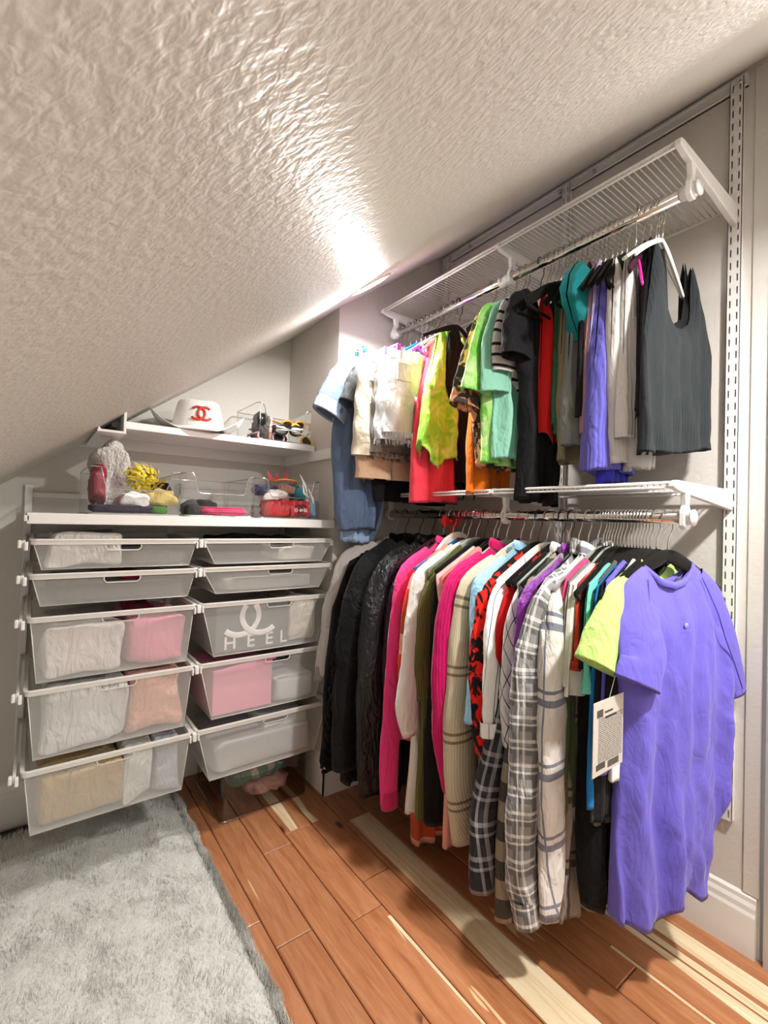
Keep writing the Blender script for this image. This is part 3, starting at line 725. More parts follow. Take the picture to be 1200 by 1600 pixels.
# 8 white blouse with crossing lines
CL = f_('#dedcd9', 'cross', '#2a2a2e', wr=.7)
G('l', .676, 'blouse', 'white blouse with thin crossing black lines', 'blouse', CL, [(-.12, .90), (-.3, .90), (-.60, .92)], -.60, th=.016, sl=longsleeve(.895, .0, -.50), srw=.038, srt=.016, hc='sage', collar=(CL, .022))
# 9 dark plaid with ghostly white lines
DP = f_('#35353a', 'plaid', '#a9a9ab', '#1d1d21', scale=1.5, wr=.8)
G('l', .694, 'shirt', 'dark charcoal plaid flannel shirt with pale lines', 'shirt', DP, [(-.12, .93), (-.3, .92), (-.60, .885), (-.86, .87)], -.80, th=.026, fold=.009,
  sl=[(1.02, 0, -.135), (.93, 0, -.2), (.89, .01, -.45), (.845, .02, -.66), (.842, .02, -.83)], srw=[.03, .035, .04, .042, .034], srt=[.016, .02, .026, .028, .028], hc='black', hhook='darkhook')
# 10 red top, 11 white T-shirt with seams
RD = f_('#c4161a', wr=.6)
G('l', .710, 'blouse', 'bright red top with a rounded shoulder beside the white top', 'blouse', RD, [(-.12, .905), (-.3, .91), (-.52, .93)], -.52, th=.014, sl=longsleeve(.902, .0, -.44), srw=.036, srt=.014, hc='black')
WT = f_('#f1f0ee', 'pin', '#5a5a5e', wr=.5, scale=1.1)
G('l', .738, 'blouse', 'white half-sleeved top with thin dark seam lines and a wide cuff', 'blouse', WT, [(-.12, .91), (-.3, .92), (-.52, .93)], -.50, th=.014,
  sl=[(1.0, 0, -.135), (.912, -.004, -.185), (.893, -.010, -.26), (.888, -.02, -.36), (.890, -.024, -.485)], srw=[.04, .046, .046, .052, .056], srt=[.014, .020, .022, .024, .026], cuff=(WT, .03), hc='cream')
# 12 red and black print
RB = f_('#191416', 'blotch', '#e02318', '#191416', wr=.6)
G('l', .764, 'blouse', 'black and scarlet print blouse with a flared short sleeve', 'blouse', RB, [(-.12, .90), (-.3, .90), (-.58, .93)], -.56, th=.014,
  sl=[(1.0, 0, -.135), (.905, 0, -.185), (.88, -.006, -.30), (.885, -.02, -.41), (.905, -.03, -.535)], srw=[.04, .044, .046, .060, .066], srt=[.014, .020, .022, .026, .028], hc='black', hhook='darkhook')
# 13 light blue
LB = f_('#93c6e2', wr=.8, rough=.6)
G('l', .790, 'blouse', 'sky blue satin blouse with a gathered three-quarter sleeve', 'blouse', LB, [(-.12, .90), (-.3, .91), (-.58, .93)], -.52, th=.015,
  sl=[(1.0, 0, -.125), (.908, -.01, -.165), (.892, -.02, -.26), (.874, -.03, -.37), (.868, -.03, -.475)], srw=[.045, .05, .046, .038, .046], srt=[.016, .024, .024, .02, .026], hc='sage', collar=(LB, .02))
# 14 cream ribbed sweater
CR = f_('#cfc3a6', 'knitband', '#6b5a3c', wr=.4, rough=.95)
G('l', .822, 'sweater', 'cream ribbed knit sweater with brown bands, its long sleeve hanging low', 'sweater', CR, [(-.11, .90), (-.3, .90), (-.60, .90), (-.82, .91)], -.70, th=.030, fold=.006,
  sl=[(1.0, 0, -.125), (.905, 0, -.17), (.875, .0, -.3), (.868, .0, -.5), (.872, -.01, -.66), (.882, -.015, -.79)], srw=[.045, .05, .046, .050, .052, .036], srt=[.018, .022, .024, .030, .034, .024], hc='cream', wr=.03)
# 15 magenta ribbed sweater
MG = f_('#cf1767', 'rib', None, wr=.5, scale=1.6)
G('l', .872, 'sweater', 'magenta ribbed sweater with a full drooping sleeve', 'sweater', MG, [(-.10, .905), (-.3, .90), (-.56, .91)], -.60, th=.030, fold=.006,
  sl=[(1.0, 0, -.120), (.905, -.01, -.165), (.872, -.015, -.27), (.862, -.02, -.42), (.868, -.02, -.56), (.885, -.02, -.69)], srw=[.045, .056, .056, .054, .050, .030], srt=[.022, .032, .034, .034, .030, .02], hc='sage', wr=.03, collar=(MG, .022))
narrow(.905, .900, -.88, '#e7a493', 'salmon pink dress hanging lowest behind the magenta sweater', kind='tee', name='dress', cat='dress', th=.016, x2=.91)
narrow(.920, .893, -.30, '#f0c9c4', 'pale pink blouse with a narrow shoulder behind the magenta sweater', kind='tee', th=.010, name='blouse', cat='blouse')
# 16 black knit, 17 olive, 18 white cardigan, 19 coral stripes, 20 pink hoodie
BK = f_('#121212', 'rib', None, scale=2.0)
G('l', .955, 'cardigan', 'black ribbed cardigan between the olive cardigan and the magenta sweater', 'cardigan', BK, [(-.11, .90), (-.3, .895), (-.60, .89), (-.85, .89)], -.845, th=.026, fold=.006, hc='black', hhook='darkhook')
OL = f_('#6f7040', 'rib', None, scale=1.2)
G('l', .988, 'cardigan', 'olive green ribbed cardigan with a straight front edge', 'cardigan', OL, [(-.11, .90), (-.3, .895), (-.60, .885), (-.84, .88)], -.838, th=.020, fold=.004, hc='sage',
  sl=longsleeve(.90, .0, -.50), srw=.034, srt=.018)
WC = f_('#ebe8e0', wr=.7, rough=.95)
G('l', 1.022, 'cardigan', 'off-white fleece cardigan with a full balloon sleeve', 'cardigan', WC, [(-.11, .90), (-.3, .90), (-.60, .888), (-.84, .875)], -.835, th=.018, fold=.005, hc='white',
  sl=[(1.0, 0, -.12), (.905, -.01, -.165), (.875, -.015, -.28), (.855, -.02, -.42), (.845, -.02, -.53), (.865, -.02, -.60)], srw=[.036, .040, .036, .036, .040, .026], srt=[.014, .016, .018, .022, .026, .018])
CS = f_('#e8452a', 'block', '#f0a088', '#b9502e', wr=.5, scale=1.6)
G('l', 1.048, 'sweater', 'red and orange block striped long knit whose hem shows lowest of the knits', 'sweater', CS, [(-.10, .90), (-.3, .895), (-.60, .91), (-.95, .925)], -.955, th=.026, fold=.006, hc='blue',
  sl=longsleeve(.90, .0, -.50), srw=.040, srt=.022)
HP = f_('#ee3f86', wr=.7)
G('l', 1.092, 'hoodie', 'hot pink hoodie with its ribbed cuff showing near the floor', 'hoodie', HP, [(-.10, .905), (-.3, .90), (-.70, .89), (-.88, .89)], -.66, th=.026, fold=.006, hc='plum',
  sl=[(1.0, 0, -.115), (.91, 0, -.16), (.882, .0, -.30), (.872, .0, -.5), (.862, .0, -.72), (.868, .0, -.845)], srw=[.040, .044, .036, .034, .034, .028], srt=[.014, .018, .018, .018, .018, .018], cuff=(f_('#d8327a', 'rib'), .05), collar=(HP, .018))
PM = f_('#33202a', wr=.9, rough=.5)
G('l', 1.135, 'jacket', 'dark plum jacket with slanting shoulder behind the pink hoodie', 'jacket', PM, [(-.10, .93), (-.3, .91), (-.66, .92)], -.66, th=.020, hc='plum', sl=longsleeve(.91, .0, -.6), srw=.04, srt=.02)
LT = f_('#17181a', rough=.42, wr=1.3, sheen=0)
G('l', 1.190, 'jacket', 'black leather-look jacket with gathered stitching on its sleeve', 'jacket', LT, [(-.10, .90), (-.3, .87), (-.60, .85), (-.86, .86)], -.86, th=.040, fold=.010, hc='black', hhook='darkhook',
  sl=[(1.0, -.01, -.115), (.90, -.02, -.165), (.845, -.025, -.30), (.835, -.03, -.5), (.842, -.03, -.72), (.85, -.03, -.83)], srw=[.05, .06, .052, .052, .05, .044], srt=[.025, .036, .038, .038, .036, .034], collar=(LT, .018), wr=.09)
FC = f_('#121213', wr=.9)
G('l', 1.255, 'coat', 'plain black wool coat hanging beside the leather-look jacket', 'coat', FC, [(-.09, .89), (-.3, .84), (-.60, .81), (-.86, .80)], -.83, th=.042, fold=.010, hc='black', hhook='darkhook',
  sl=[(1.0, 0, -.11), (.88, -.01, -.17), (.825, -.01, -.32), (.805, -.01, -.55), (.80, -.01, -.78)], srw=[.05, .06, .052, .048, .042], srt=[.03, .04, .042, .040, .036], collar=(f_('#0f0f10', 'fuzzy'), .018))
SH = f_('#0e0e0f', 'fuzzy', wr=.9)
g = G('l', 1.335, 'coat', 'black coat with a curly shearling edge down its front, farthest dark coat', 'coat', f_('#101011', wr=.6), [(-.09, .88), (-.3, .80), (-.60, .775), (-.82, .77)], -.80, th=.036, fold=.008, hc='black', hhook='darkhook',
  collar=(SH, .018))
# curly shearling edge
def curls(P, r, n, seed, m, parent, name):
    rr = random.Random(seed); P = np.array(P); mb = MB(); t = np.linspace(0, len(P)-1, n)
    for q in t:
        c = np.array([np.interp(q, range(len(P)), P[:, k]) for k in range(3)])
        a0 = rr.uniform(0, 6); pts = [c+np.array([r*.9*math.cos(a0+a)*1.0+rr.uniform(-.1, .1)*r, r*.8*math.sin(2*a0+a*.7), r*.9*math.sin(a0+a)]) for a in np.linspace(0, 4.6, 8)]
        mb.tube(pts, r*.5, 6)
    return mb.make(name, m, parent, smooth=True)
curls([(1.02, 1.32, -.09), (.90, 1.30, -.13), (.835, 1.295, -.26), (.80, 1.295, -.45), (.778, 1.295, -.65), (.768, 1.295, -.80)], .013, 90, 4, SH, g, 'shearling_edge')
GS = f_('#b9b4b0', wr=.6)
G('l', 1.395, 'sweatshirt', 'light grey sweatshirt at the far end with its ribbed cuff showing', 'sweatshirt', GS, [(-.09, .93), (-.3, .88), (-.60, .86)], -.62, th=.028, fold=.006, hc='white',
  sl=[(1.0, 0, -.10), (.90, -.01, -.16), (.845, -.01, -.30), (.815, -.012, -.45), (.800, -.012, -.545)], srw=[.045, .055, .050, .042, .034], srt=[.022, .03, .03, .028, .024], cuff=(f_('#8f8c8a', 'rib'), .045))
# paper hanger cover with printed emblem, and the red bow tied on its hook
hc_ = thing('hanger_cover', (1.10, 1.11, -.12), 'white padded hanger cover printed with dark red interlocking rings, below the red bow', 'hanger cover')
cvr = [(1.10+.085*math.sin(a)*1.0, -.088+.030*math.cos(a)) for a in np.linspace(-1.9, 1.9, 22)]
cvr = [(.990, -.150), (1.010, -.112), (1.045, -.078), (1.075, -.062), (1.105, -.058), (1.135, -.066), (1.165, -.085), (1.185, -.118), (1.12, -.128), (1.06, -.132), (1.04, -.155), (1.01, -.172)]
cvr = [(x-.012, z+.026) for x, z in cvr]
MB().prism(cvr, 1, 1.050, 1.062).make('pad', plain('cover_cloth', '#e6ddd4', .7), hc_, bevel=.004)
def emblem(cx, cz, s, fn, m, parent, name='emblem', r=.12, gap=.75, flatk=.3):
    """two interlocking open rings; fn(u, v) maps emblem plane coordinates to world"""
    for sg in (-1, 1):
        mb = MB(); A = np.linspace(gap, 2*PI-gap, 26)
        pts = [fn(cx+sg*s*.30+sg*s*.58*math.cos(a), cz+s*.60*math.sin(a)) for a in A]
        mb.tube(pts, s*r, 8)
        mb.make(name, m, parent, smooth=True)
EMR = plain('emblem_dark_red', '#7a1a14', .6)
emblem(1.096, -.070, .026, lambda u, v: (u, 1.049, v), EMR, hc_, r=.16)
bow = thing('red_bow', (1.075, 1.08, .0), 'small red ribbon bow tied to a hanger hook at the lower rod', 'bow')
RBW = f_('#d81a12', wr=.3, rough=.6)
for (dx, nm) in ((-1, 'loop'), (1, 'loop')):
    V = [(1.095, 1.098, .004), (1.095+dx*.030, 1.088, .022), (1.095+dx*.046, 1.094, .0), (1.095+dx*.030, 1.088, -.020), (1.095+dx*.030, 1.104, .018), (1.095+dx*.030, 1.104, -.016)]
    MB().add(V, [(0, 1, 2, 3), (0, 3, 5, 2, 4, 1)]).make(nm, RBW, bow)
MB().tube([(1.088, 1.095, 0), (1.102, 1.095, 0)], .009, 10).make('knot', RBW, bow, smooth=True)
MB().add([(1.09, 1.096, 0), (1.10, 1.096, 0), (1.118, 1.092, -.055), (1.095, 1.092, -.058)], [(0, 1, 2, 3)]).make('tail', RBW, bow)

# ---------- upper rod, from the door end to the far wall
DG = f_('#292e30', 'rib', '#191d1f', wr=.3, scale=.7)
SHO['scoop'] = [(-1, .21), (-.94, .14), (-.86, .05), (-.80, .010), (-.70, .0), (-.64, .03), (-.56, .10), (-.40, .150), (-.15, .170), (.1, .165), (.33, .145), (.47, .10), (.55, .03), (.60, .0), (.70, .008), (.78, .05), (.88, .12), (1, .20)]
G('u', .462, 'tank_top', 'dark grey ribbed tank top facing the room, nearest to the door on the upper rod', 'tank top', DG, [(.66, 1.04), (.50, 1.030), (.36, 1.022), (.165, 1.018)], .172, kind='scoop', th=.020, fold=.005, yaw=-2,
  R=[(.66, 1.290), (.56, 1.295), (.43, 1.352), (.36, 1.350), (.165, 1.342)], hc='white', dz=-.01, hem=[(-1, -.015), (0, .0), (1, .02)])
def U(y, x, zh, col, label, kind='tank', pat=None, c2=None, c3=None, x2=None, xt=None, th=.010, dz=0., hc='black', yaw=0., name='tank_top', cat='tank top', rough=.85, scale=1., fold=.004, **kw):
    x2 = x if x2 is None else x2; xt = x if xt is None else xt
    return G('u', y, name, label, cat, f_(col, pat, c2, c3, rough=rough, scale=scale), [(.64, xt), (.50, (xt+x)/2), (.36, x), (zh, x2)], zh, kind=kind, th=th, hc=hc, dz=dz, yaw=yaw, fold=fold, **kw)
U(.4705, 1.06, .28, '#141416', 'black camisole nearest to the door beside the wall', kind='cami', hc='mint', yaw=0, R=[(.64, 1.30), (.3, 1.30)])
U(.476, 1.045, .24, '#1a1a1d', 'black tank top just behind the dark grey ribbed one', hc='mint', yaw=2)
U(.490, 1.05, .26, '#232327', 'black cropped tank top with thick straps', hc='plum', yaw=2)
U(.505, 1.055, .13, '#b9b6b3', 'light grey cropped top with a loose tied hem', kind='cami', yaw=3, fold=.009, x2=1.06, th=.016)
U(.520, 1.04, .20, '#d9d6d2', 'off-white ribbed tank top on the hot pink hanger', kind='sideon', pat='rib', hc='pink', yaw=6, hyaw=34, hlean=-20, hw=.85, th=.014)
U(.540, 1.035, .14, '#cfccc8', 'pale grey tank top with a longer hem, left of the off-white ribbed one', kind='sideon', x2=1.05, th=.022, fold=.006)
U(.552, 1.05, .25, '#7a6f74', 'satin mauve-grey camisole with a sheen', kind='cami', rough=.35, th=.010)
U(.563, 1.04, .10, '#2f2fa0', 'royal blue top whose dark hem shows below the light tops', kind='muscle', th=.012, dz=-.02)
U(.575, 1.025, .125, '#6a66c4', 'periwinkle ribbed long tank top with a deep open armhole', kind='sideon', th=.034, x2=1.018, fold=.005, scale=.8, pat='rib', xt=1.055)
U(.592, 1.035, .22, '#b6a9cf', 'pale lilac tank top behind the periwinkle one', kind='muscle')
U(.603, 1.035, .22, '#9b6f78', 'dusty rose sleeveless top between grey tops', kind='muscle', rough=.5)
U(.616, 1.03, .26, '#131315', 'black velvet cropped top beside the teal top', kind='muscle', dz=.004)
G('u', .632, 'crop_top', 'teal cropped sports top with a wide round armhole', 'top', f_('#17797c', wr=.3), [(.66, 1.05), (.62, 1.01), (.575, .99), (.53, 1.0), (.47, 1.05)], .455, kind='cropside', th=.032, fold=.003)
U(.648, 1.04, .20, '#7d7f7e', 'mid grey gathered tank top, nearer of the two under the teal top', kind='muscle', fold=.008, th=.014, dz=-.03)
U(.664, 1.05, .20, '#6b6c69', 'darker grey gathered tank top, farther of the two under the teal top', kind='muscle', fold=.008, th=.014, dz=-.03)
U(.682, 1.06, .16, '#8c7f63', 'khaki sleeveless top with a frilled edge', kind='muscle', fold=.007)
U(.698, 1.065, .23, '#1e5a3c', 'dark green tank top beside the red one', kind='muscle', rough=.5)
U(.712, 1.075, .26, '#37694f', 'sea green satin camisole with thin straps', kind='cami', rough=.4)
U(.728, 1.11, .05, '#121214', 'long black tank top whose hem hangs below the red one', kind='muscle', x2=1.08)
U(.746, 1.065, .225, '#d42020', 'bright red tank top with a rounded hem', kind='sideon', th=.026, fold=.005, x2=1.07, hem=[(-1, .02), (0, -.02), (1, .02)])
U(.756, 1.10, .30, '#a61c1c', 'deep red strappy top on a black hanger', kind='cami')
# big black T-shirt
BT = f_('#1a1a1c', wr=.8)
G('u', .776, 't_shirt', 'big black T-shirt with a wide sleeve in the middle of the upper rod', 't-shirt', BT, [(.62, 1.0), (.45, 1.0), (.38, 1.03), (.06, 1.03)], .060, th=.024, fold=.008,
  sl=[(1.06, 0, .605), (1.01, -.004, .57), (.985, -.010, .50), (.985, -.014, .43)], srw=[.036, .045, .050, .056], srt=[.012, .018, .022, .024], hc='black', hhook='darkhook')
# striped
ST = f_('#d8d6d2', 'stripe', '#26262a', wr=.5)
G('u', .822, 'shirt', 'black and white striped top with a curved sleeve edge', 'shirt', ST, [(.62, 1.0), (.45, 1.0), (.37, 1.055), (.18, 1.075)], .175, th=.016,
  sl=[(1.07, 0, .61), (1.02, -.002, .575), (1.000, -.004, .49), (1.005, -.006, .405)], srw=[.034, .040, .048, .054], srt=[.010, .014, .018, .020], hc='sage')
MT = f_('#8fcdb4', wr=.7)
G('u', .838, 't_shirt', 'mint green T-shirt behind the striped top', 't-shirt', MT, [(.62, 1.0), (.45, .985), (.30, .99), (.17, .995)], .175, th=.018, fold=.008,
  sl=[(1.06, 0, .60), (1.01, 0, .57), (.99, 0, .48), (.985, -.004, .40), (.99, -.006, .35)], srw=[.034, .040, .050, .055, .062], srt=[.010, .014, .020, .022, .024], hc='sage')
LM = f_('#9fe070', 'tiedye', '#7ccf58', '#d6f2b0', wr=.7)
G('u', .868, 't_shirt', 'lime tie-dye T-shirt beside the mint T-shirt', 't-shirt', LM, [(.62, 1.0), (.45, .98), (.30, .975), (.16, .98)], .16, th=.018, fold=.008,
  sl=[(1.05, 0, .60), (1.0, 0, .57), (.975, 0, .48), (.955, -.004, .39), (.95, -.004, .345)], srw=[.034, .042, .048, .054, .060], srt=[.010, .016, .020, .022, .024], hc='white')
FL = f_('#4a4038', 'floral', '#e8a07a', '#221e1c', wr=.6)
G('u', .905, 'blouse', 'brown floral print blouse with peach flowers', 'blouse', FL, [(.62, 1.0), (.45, .97), (.30, .98), (.12, 1.0)], .155, th=.018, fold=.006,
  sl=[(1.05, 0, .61), (1.01, 0, .56), (.975, 0, .46), (.945, -.006, .365), (.940, -.008, .315)], srw=[.030, .036, .042, .052, .058], srt=[.010, .014, .020, .022, .024], hc='sage')
G('u', .945, 't_shirt', 'orange T-shirt whose hem shows under the floral blouse', 't-shirt', f_('#e8791f', wr=.6), [(.62, 1.03), (.3, 1.01), (.06, 1.0)], .085, th=.018, dz=-.02, hc='black')
# black bodysuit on black hanger
G('u', 1.085, 'bodysuit', 'black sleeveless bodysuit with long narrow body on a black velvet hanger', 'bodysuit', f_('#151517', wr=.5), [(.65, 1.03), (.50, 1.03), (.40, 1.06), (.33, 1.10), (.20, 1.12), (.08, 1.13)], .075, kind='muscle', th=.020, fold=.005,
  R=[(.65, 1.22), (.36, 1.24), (.08, 1.22)], hw=.95, hc='black', hhook='darkhook', yaw=6, hem=[(-1, .06), (0, -.01), (1, .06)])
LT2 = f_('#a4dc48', 'tiedye', '#7cc832', '#cdea80', wr=.6)
G('u', 1.112, 'tank_top', 'neon lime tie-dye tank top with a pointed hem', 'tank top', LT2, [(.64, 1.01), (.50, .995), (.39, .965), (.165, .945)], .185, kind='muscle', th=.026, fold=.008, hc='mint', R=[(.64, 1.2), (.17, 1.2)],
  hem=[(-1, .05), (-.7, .0), (-.45, -.03), (-.2, .01), (0, .02), (1, .02)], yaw=4)
CT = f_('#f2455a', wr=.5)
G('u', 1.142, 'tank_top', 'coral red tank top hanging lower than the lime one', 'tank top', CT, [(.62, 1.0), (.45, .985), (.30, .965), (.05, .955)], .06, kind='muscle', th=.024, fold=.006, hc='magenta', R=[(.62, 1.2), (.05, 1.16)], dz=-.03)
# shorts on clip hangers
def shorts(y, label, mat, hemmat, x0, x1, ztop, zh, waist, hcol, yaw=0., fray=True, th=.022, split=.55):
    o = thing('shorts', (RX, y, zh), label, 'shorts', GU)
    zc = ztop-(ztop-zh)*split; xm = (x0+x1)/2; w_ = (x1-x0)
    def shell(xa, xb, za, zb, t0, t1, name, m, n=40, k=14, flare=0.):
        rows = []; uv = []
        for i in range(k):
            v = i/(k-1); z = za+(zb-za)*v; t = t0+(t1-t0)*v; q = []; qq = []
            for j in range(n):
                a = 2*PI*j/n; X = (xa+xb)/2+(xb-xa)/2*(1+flare*v)*math.copysign(abs(math.cos(a))**.8, math.cos(a)); Y = y+t*math.copysign(abs(math.sin(a))**.7, math.sin(a))
                X += .0022*math.sin(70*z+3*a); Y += .0022*math.sin(60*X+40*z); q.append((X, Y, z)); qq.append((X, z))
            rows.append(q); uv.append(qq)
        return MB().grid(np.array(rows), np.array(uv), closed=True).make(name, m, o, smooth=True)
    shell(x0+.012, x1-.012, ztop, ztop-.032, th*.75, th*.85, 'waistband', waist)
    shell(x0+.012, x1-.012, ztop-.030, zc, th*.8, th*1.1, 'seat', mat, flare=.05)
    shell(x0+.004, xm-.001, zc+.012, zh, th*1.0, th*1.25, 'leg', mat, flare=.04)
    shell(xm+.001, x1-.004, zc+.012, zh, th*1.0, th*1.25, 'leg', mat, flare=.04)
    for xx in (x0+.25*w_, x1-.25*w_): MB().box(xx-.028, xx+.028, y-th*1.12-.002, y-th*1.0+.002, ztop-.105, ztop-.045).make('pocket', mat, o, bevel=.003)
    for xx in (x0+.2*w_, xm, x1-.2*w_): MB().box(xx-.005, xx+.005, y-th*.85-.005, y-th*.8, ztop-.038, ztop+.002).make('belt_loop', waist, o, bevel=.001)
    if fray:
        r = random.Random(int(y*1000)); mb = MB()
        for s_ in range(220):
            xx = r.uniform(x0, x1); sd_ = r.choice((-1, 1)); yy = y+sd_*th*1.2*(1-abs((xx-xm)/w_*2)**6)
            mb.tube([(xx, yy, zh+.006), (xx+r.uniform(-.006, .006), yy+r.uniform(-.004, .004), zh-r.uniform(.006, .020))], .0008, 3)
        mb.make('frayed_hem', hemmat, o)
    o.rotation_euler = (0, 0, math.radians(yaw))
    h = hanger(y, RZ['u'], yaw, hcol, HM_NAME[hcol] + ' clip hanger carrying the ' + label.split(' with')[0], group='hangers on the upper rod')
    for xx in (x0+.03, x1-.03):
        MB().box(xx-.008, xx+.008, y-.026, y-.020, ztop-.012, RZ['u']-.170).box(xx-.008, xx+.008, y+.020, y+.026, ztop-.012, RZ['u']-.170).box(xx-.003, xx+.003, y-.022, y+.022, ztop+.004, ztop+.010).make('clip', HMAT[hcol], h, bevel=.001)
    return o
shorts(1.172, 'white denim shorts with frayed hem, largest and brightest pair', f_('#c9c8c6', rough=.9), f_('#dedcd8'), .865, 1.10, .545, .275, f_('#d2d1cd'), 'magenta', th=.030, yaw=-2)
shorts(1.203, 'pale washed denim shorts with frayed hem behind the white pair', f_('#c4c8cb', rough=.9), f_('#d9d6cc'), .855, 1.10, .545, .255, f_('#c9d2d8'), 'magenta', th=.024)
shorts(1.228, 'charcoal denim shorts with a ruffled dark hem', f_('#6c6662', rough=.9), f_('#4a403a'), .850, 1.10, .540, .215, f_('#7c7d80'), 'magenta', th=.022)
shorts(1.252, 'cream linen shorts with a wide leg, left of the denim pairs', f_('#cfc5b0', rough=.9), None, .805, 1.08, .55, .205, f_('#e2d8c2'), 'blue', fray=False, th=.022)
shorts(1.275, 'light tan skirt-like shorts hanging lowest of the pale bottoms', f_('#d8b898', rough=.8), None, .835, 1.12, .50, .135, f_('#cfae8e'), 'white', fray=False, th=.020)
G('u', 1.302, 'tank_top', 'small black top with a long hem among the shorts', 'tank top', f_('#141416'), [(.62, .93), (.3, .90), (.07, .93)], .06, kind='muscle', hc='magenta', dz=-.05)
# dark grey T-shirt and blue ones at the far end
GT = f_('#4b4d4e', wr=.8)
G('u', 1.335, 't_shirt', 'dark grey T-shirt with a wide sleeve near the far end of the upper rod', 't-shirt', GT, [(.60, .95), (.45, .90), (.30, .89), (.12, .90)], .12, th=.020, fold=.006, dz=-.045,
  sl=[(1.0, 0, .56), (.92, -.006, .545), (.865, -.012, .47), (.838, -.016, .38)], srw=[.034, .045, .050, .054], srt=[.012, .018, .022, .024], hc='white')
BL = f_('#5f7290', wr=.6)
G('u', 1.372, 'sweatshirt', 'blue-grey short-sleeved sweatshirt at the far end of the upper rod', 'sweatshirt', BL, [(.60, .90), (.45, .83), (.30, .80), (.02, .82), (-.04, .84)], -.04, R=[(.6, 1.2), (.3, 1.06), (-.04, .985)], th=.030, fold=.007, dz=-.04,
  sl=[(1.0, 0, .56), (.89, -.006, .545), (.825, -.010, .46), (.775, -.014, .345)], srw=[.040, .05, .056, .062], srt=[.014, .020, .024, .026], cuff=(f_('#97a8c2', wr=.3), .045), hc='blue')
G('u', 1.400, 't_shirt', 'pale blue long T-shirt whose hem hangs lowest under the blue-grey sweatshirt', 't-shirt', f_('#9db8dc', wr=.7), [(.60, .90), (.45, .88), (.30, .87), (-.09, .865)], -.085, th=.024, fold=.008, dz=-.05, hc='white', R=[(.6, 1.2), (-.09, 1.0)])

# ================================================================ drawer units in the alcove
FY, BY = 1.46, 1.845
def cloth_lump(name, label, cat, mat, x0, x1, y0, y1, z0, z1, seed, group=None, amp=.012, kind=None, power=.55, folds=0):
    """a soft folded pile: rounded box with creases"""
    n, m_ = 56, 30; r = random.Random(seed); rows = []; uv = []
    cx, cy, cz = (x0+x1)/2, (y0+y1)/2, (z0+z1)/2; hx, hy, hz = (x1-x0)/2, (y1-y0)/2, (z1-z0)/2
    for i in range(m_):
        ph = -PI/2+PI*i/(m_-1); q = []; qq = []
        for j in range(n):
            a = 2*PI*j/n
            c1 = math.copysign(abs(math.cos(ph))**power, 1); s1 = math.copysign(abs(math.sin(ph))**power, math.sin(ph))
            ca = math.copysign(abs(math.cos(a))**power, math.cos(a)); sa = math.copysign(abs(math.sin(a))**power, math.sin(a))
            q.append((cx+hx*c1*ca, cy+hy*c1*sa, cz+hz*s1)); qq.append((q[-1][0]+q[-1][1], q[-1][2]))
        rows.append(q); uv.append(qq)
    V = np.array(rows); f = 1/amp*.7
    d = vnoise(V[..., 0]*f*1.1+V[..., 2]*f*.4, V[..., 1]*f+V[..., 2]*f*1.3, seed)+.6*vnoise(V[..., 0]*f*2.3, V[..., 2]*f*2.6+V[..., 1]*f, seed+9)
    if folds: d = d*.5+.9*np.sin(V[..., 2]*2*PI*folds/(z1-z0)+.6*d)
    c = np.array([cx, cy, cz]); D = V-c; D /= np.linalg.norm(D, axis=2)[..., None]+1e-9
    V = V+D*(d*amp*(.5 if power < .3 else 1.05))[..., None]
    V[..., 1] = np.maximum(V[..., 1], y0-.001); V[..., 2] = np.maximum(V[..., 2], z0)
    o = MB().grid(V, np.array(uv), closed=True).make(name, mat, None, (cx, cy, z0), smooth=True)
    if label: tag(o, label, cat, group, kind)
    return o
def rounded(x0, x1, y0, y1, r, n=5):
    P = []
    for (cx, cy, a0) in ((x1-r, y0+r, -PI/2), (x1-r, y1-r, 0), (x0+r, y1-r, PI/2), (x0+r, y0+r, PI)):
        for k in range(n+1):
            a = a0+PI/2*k/n; P.append((cx+r*math.cos(a), cy+r*math.sin(a)))
    return P
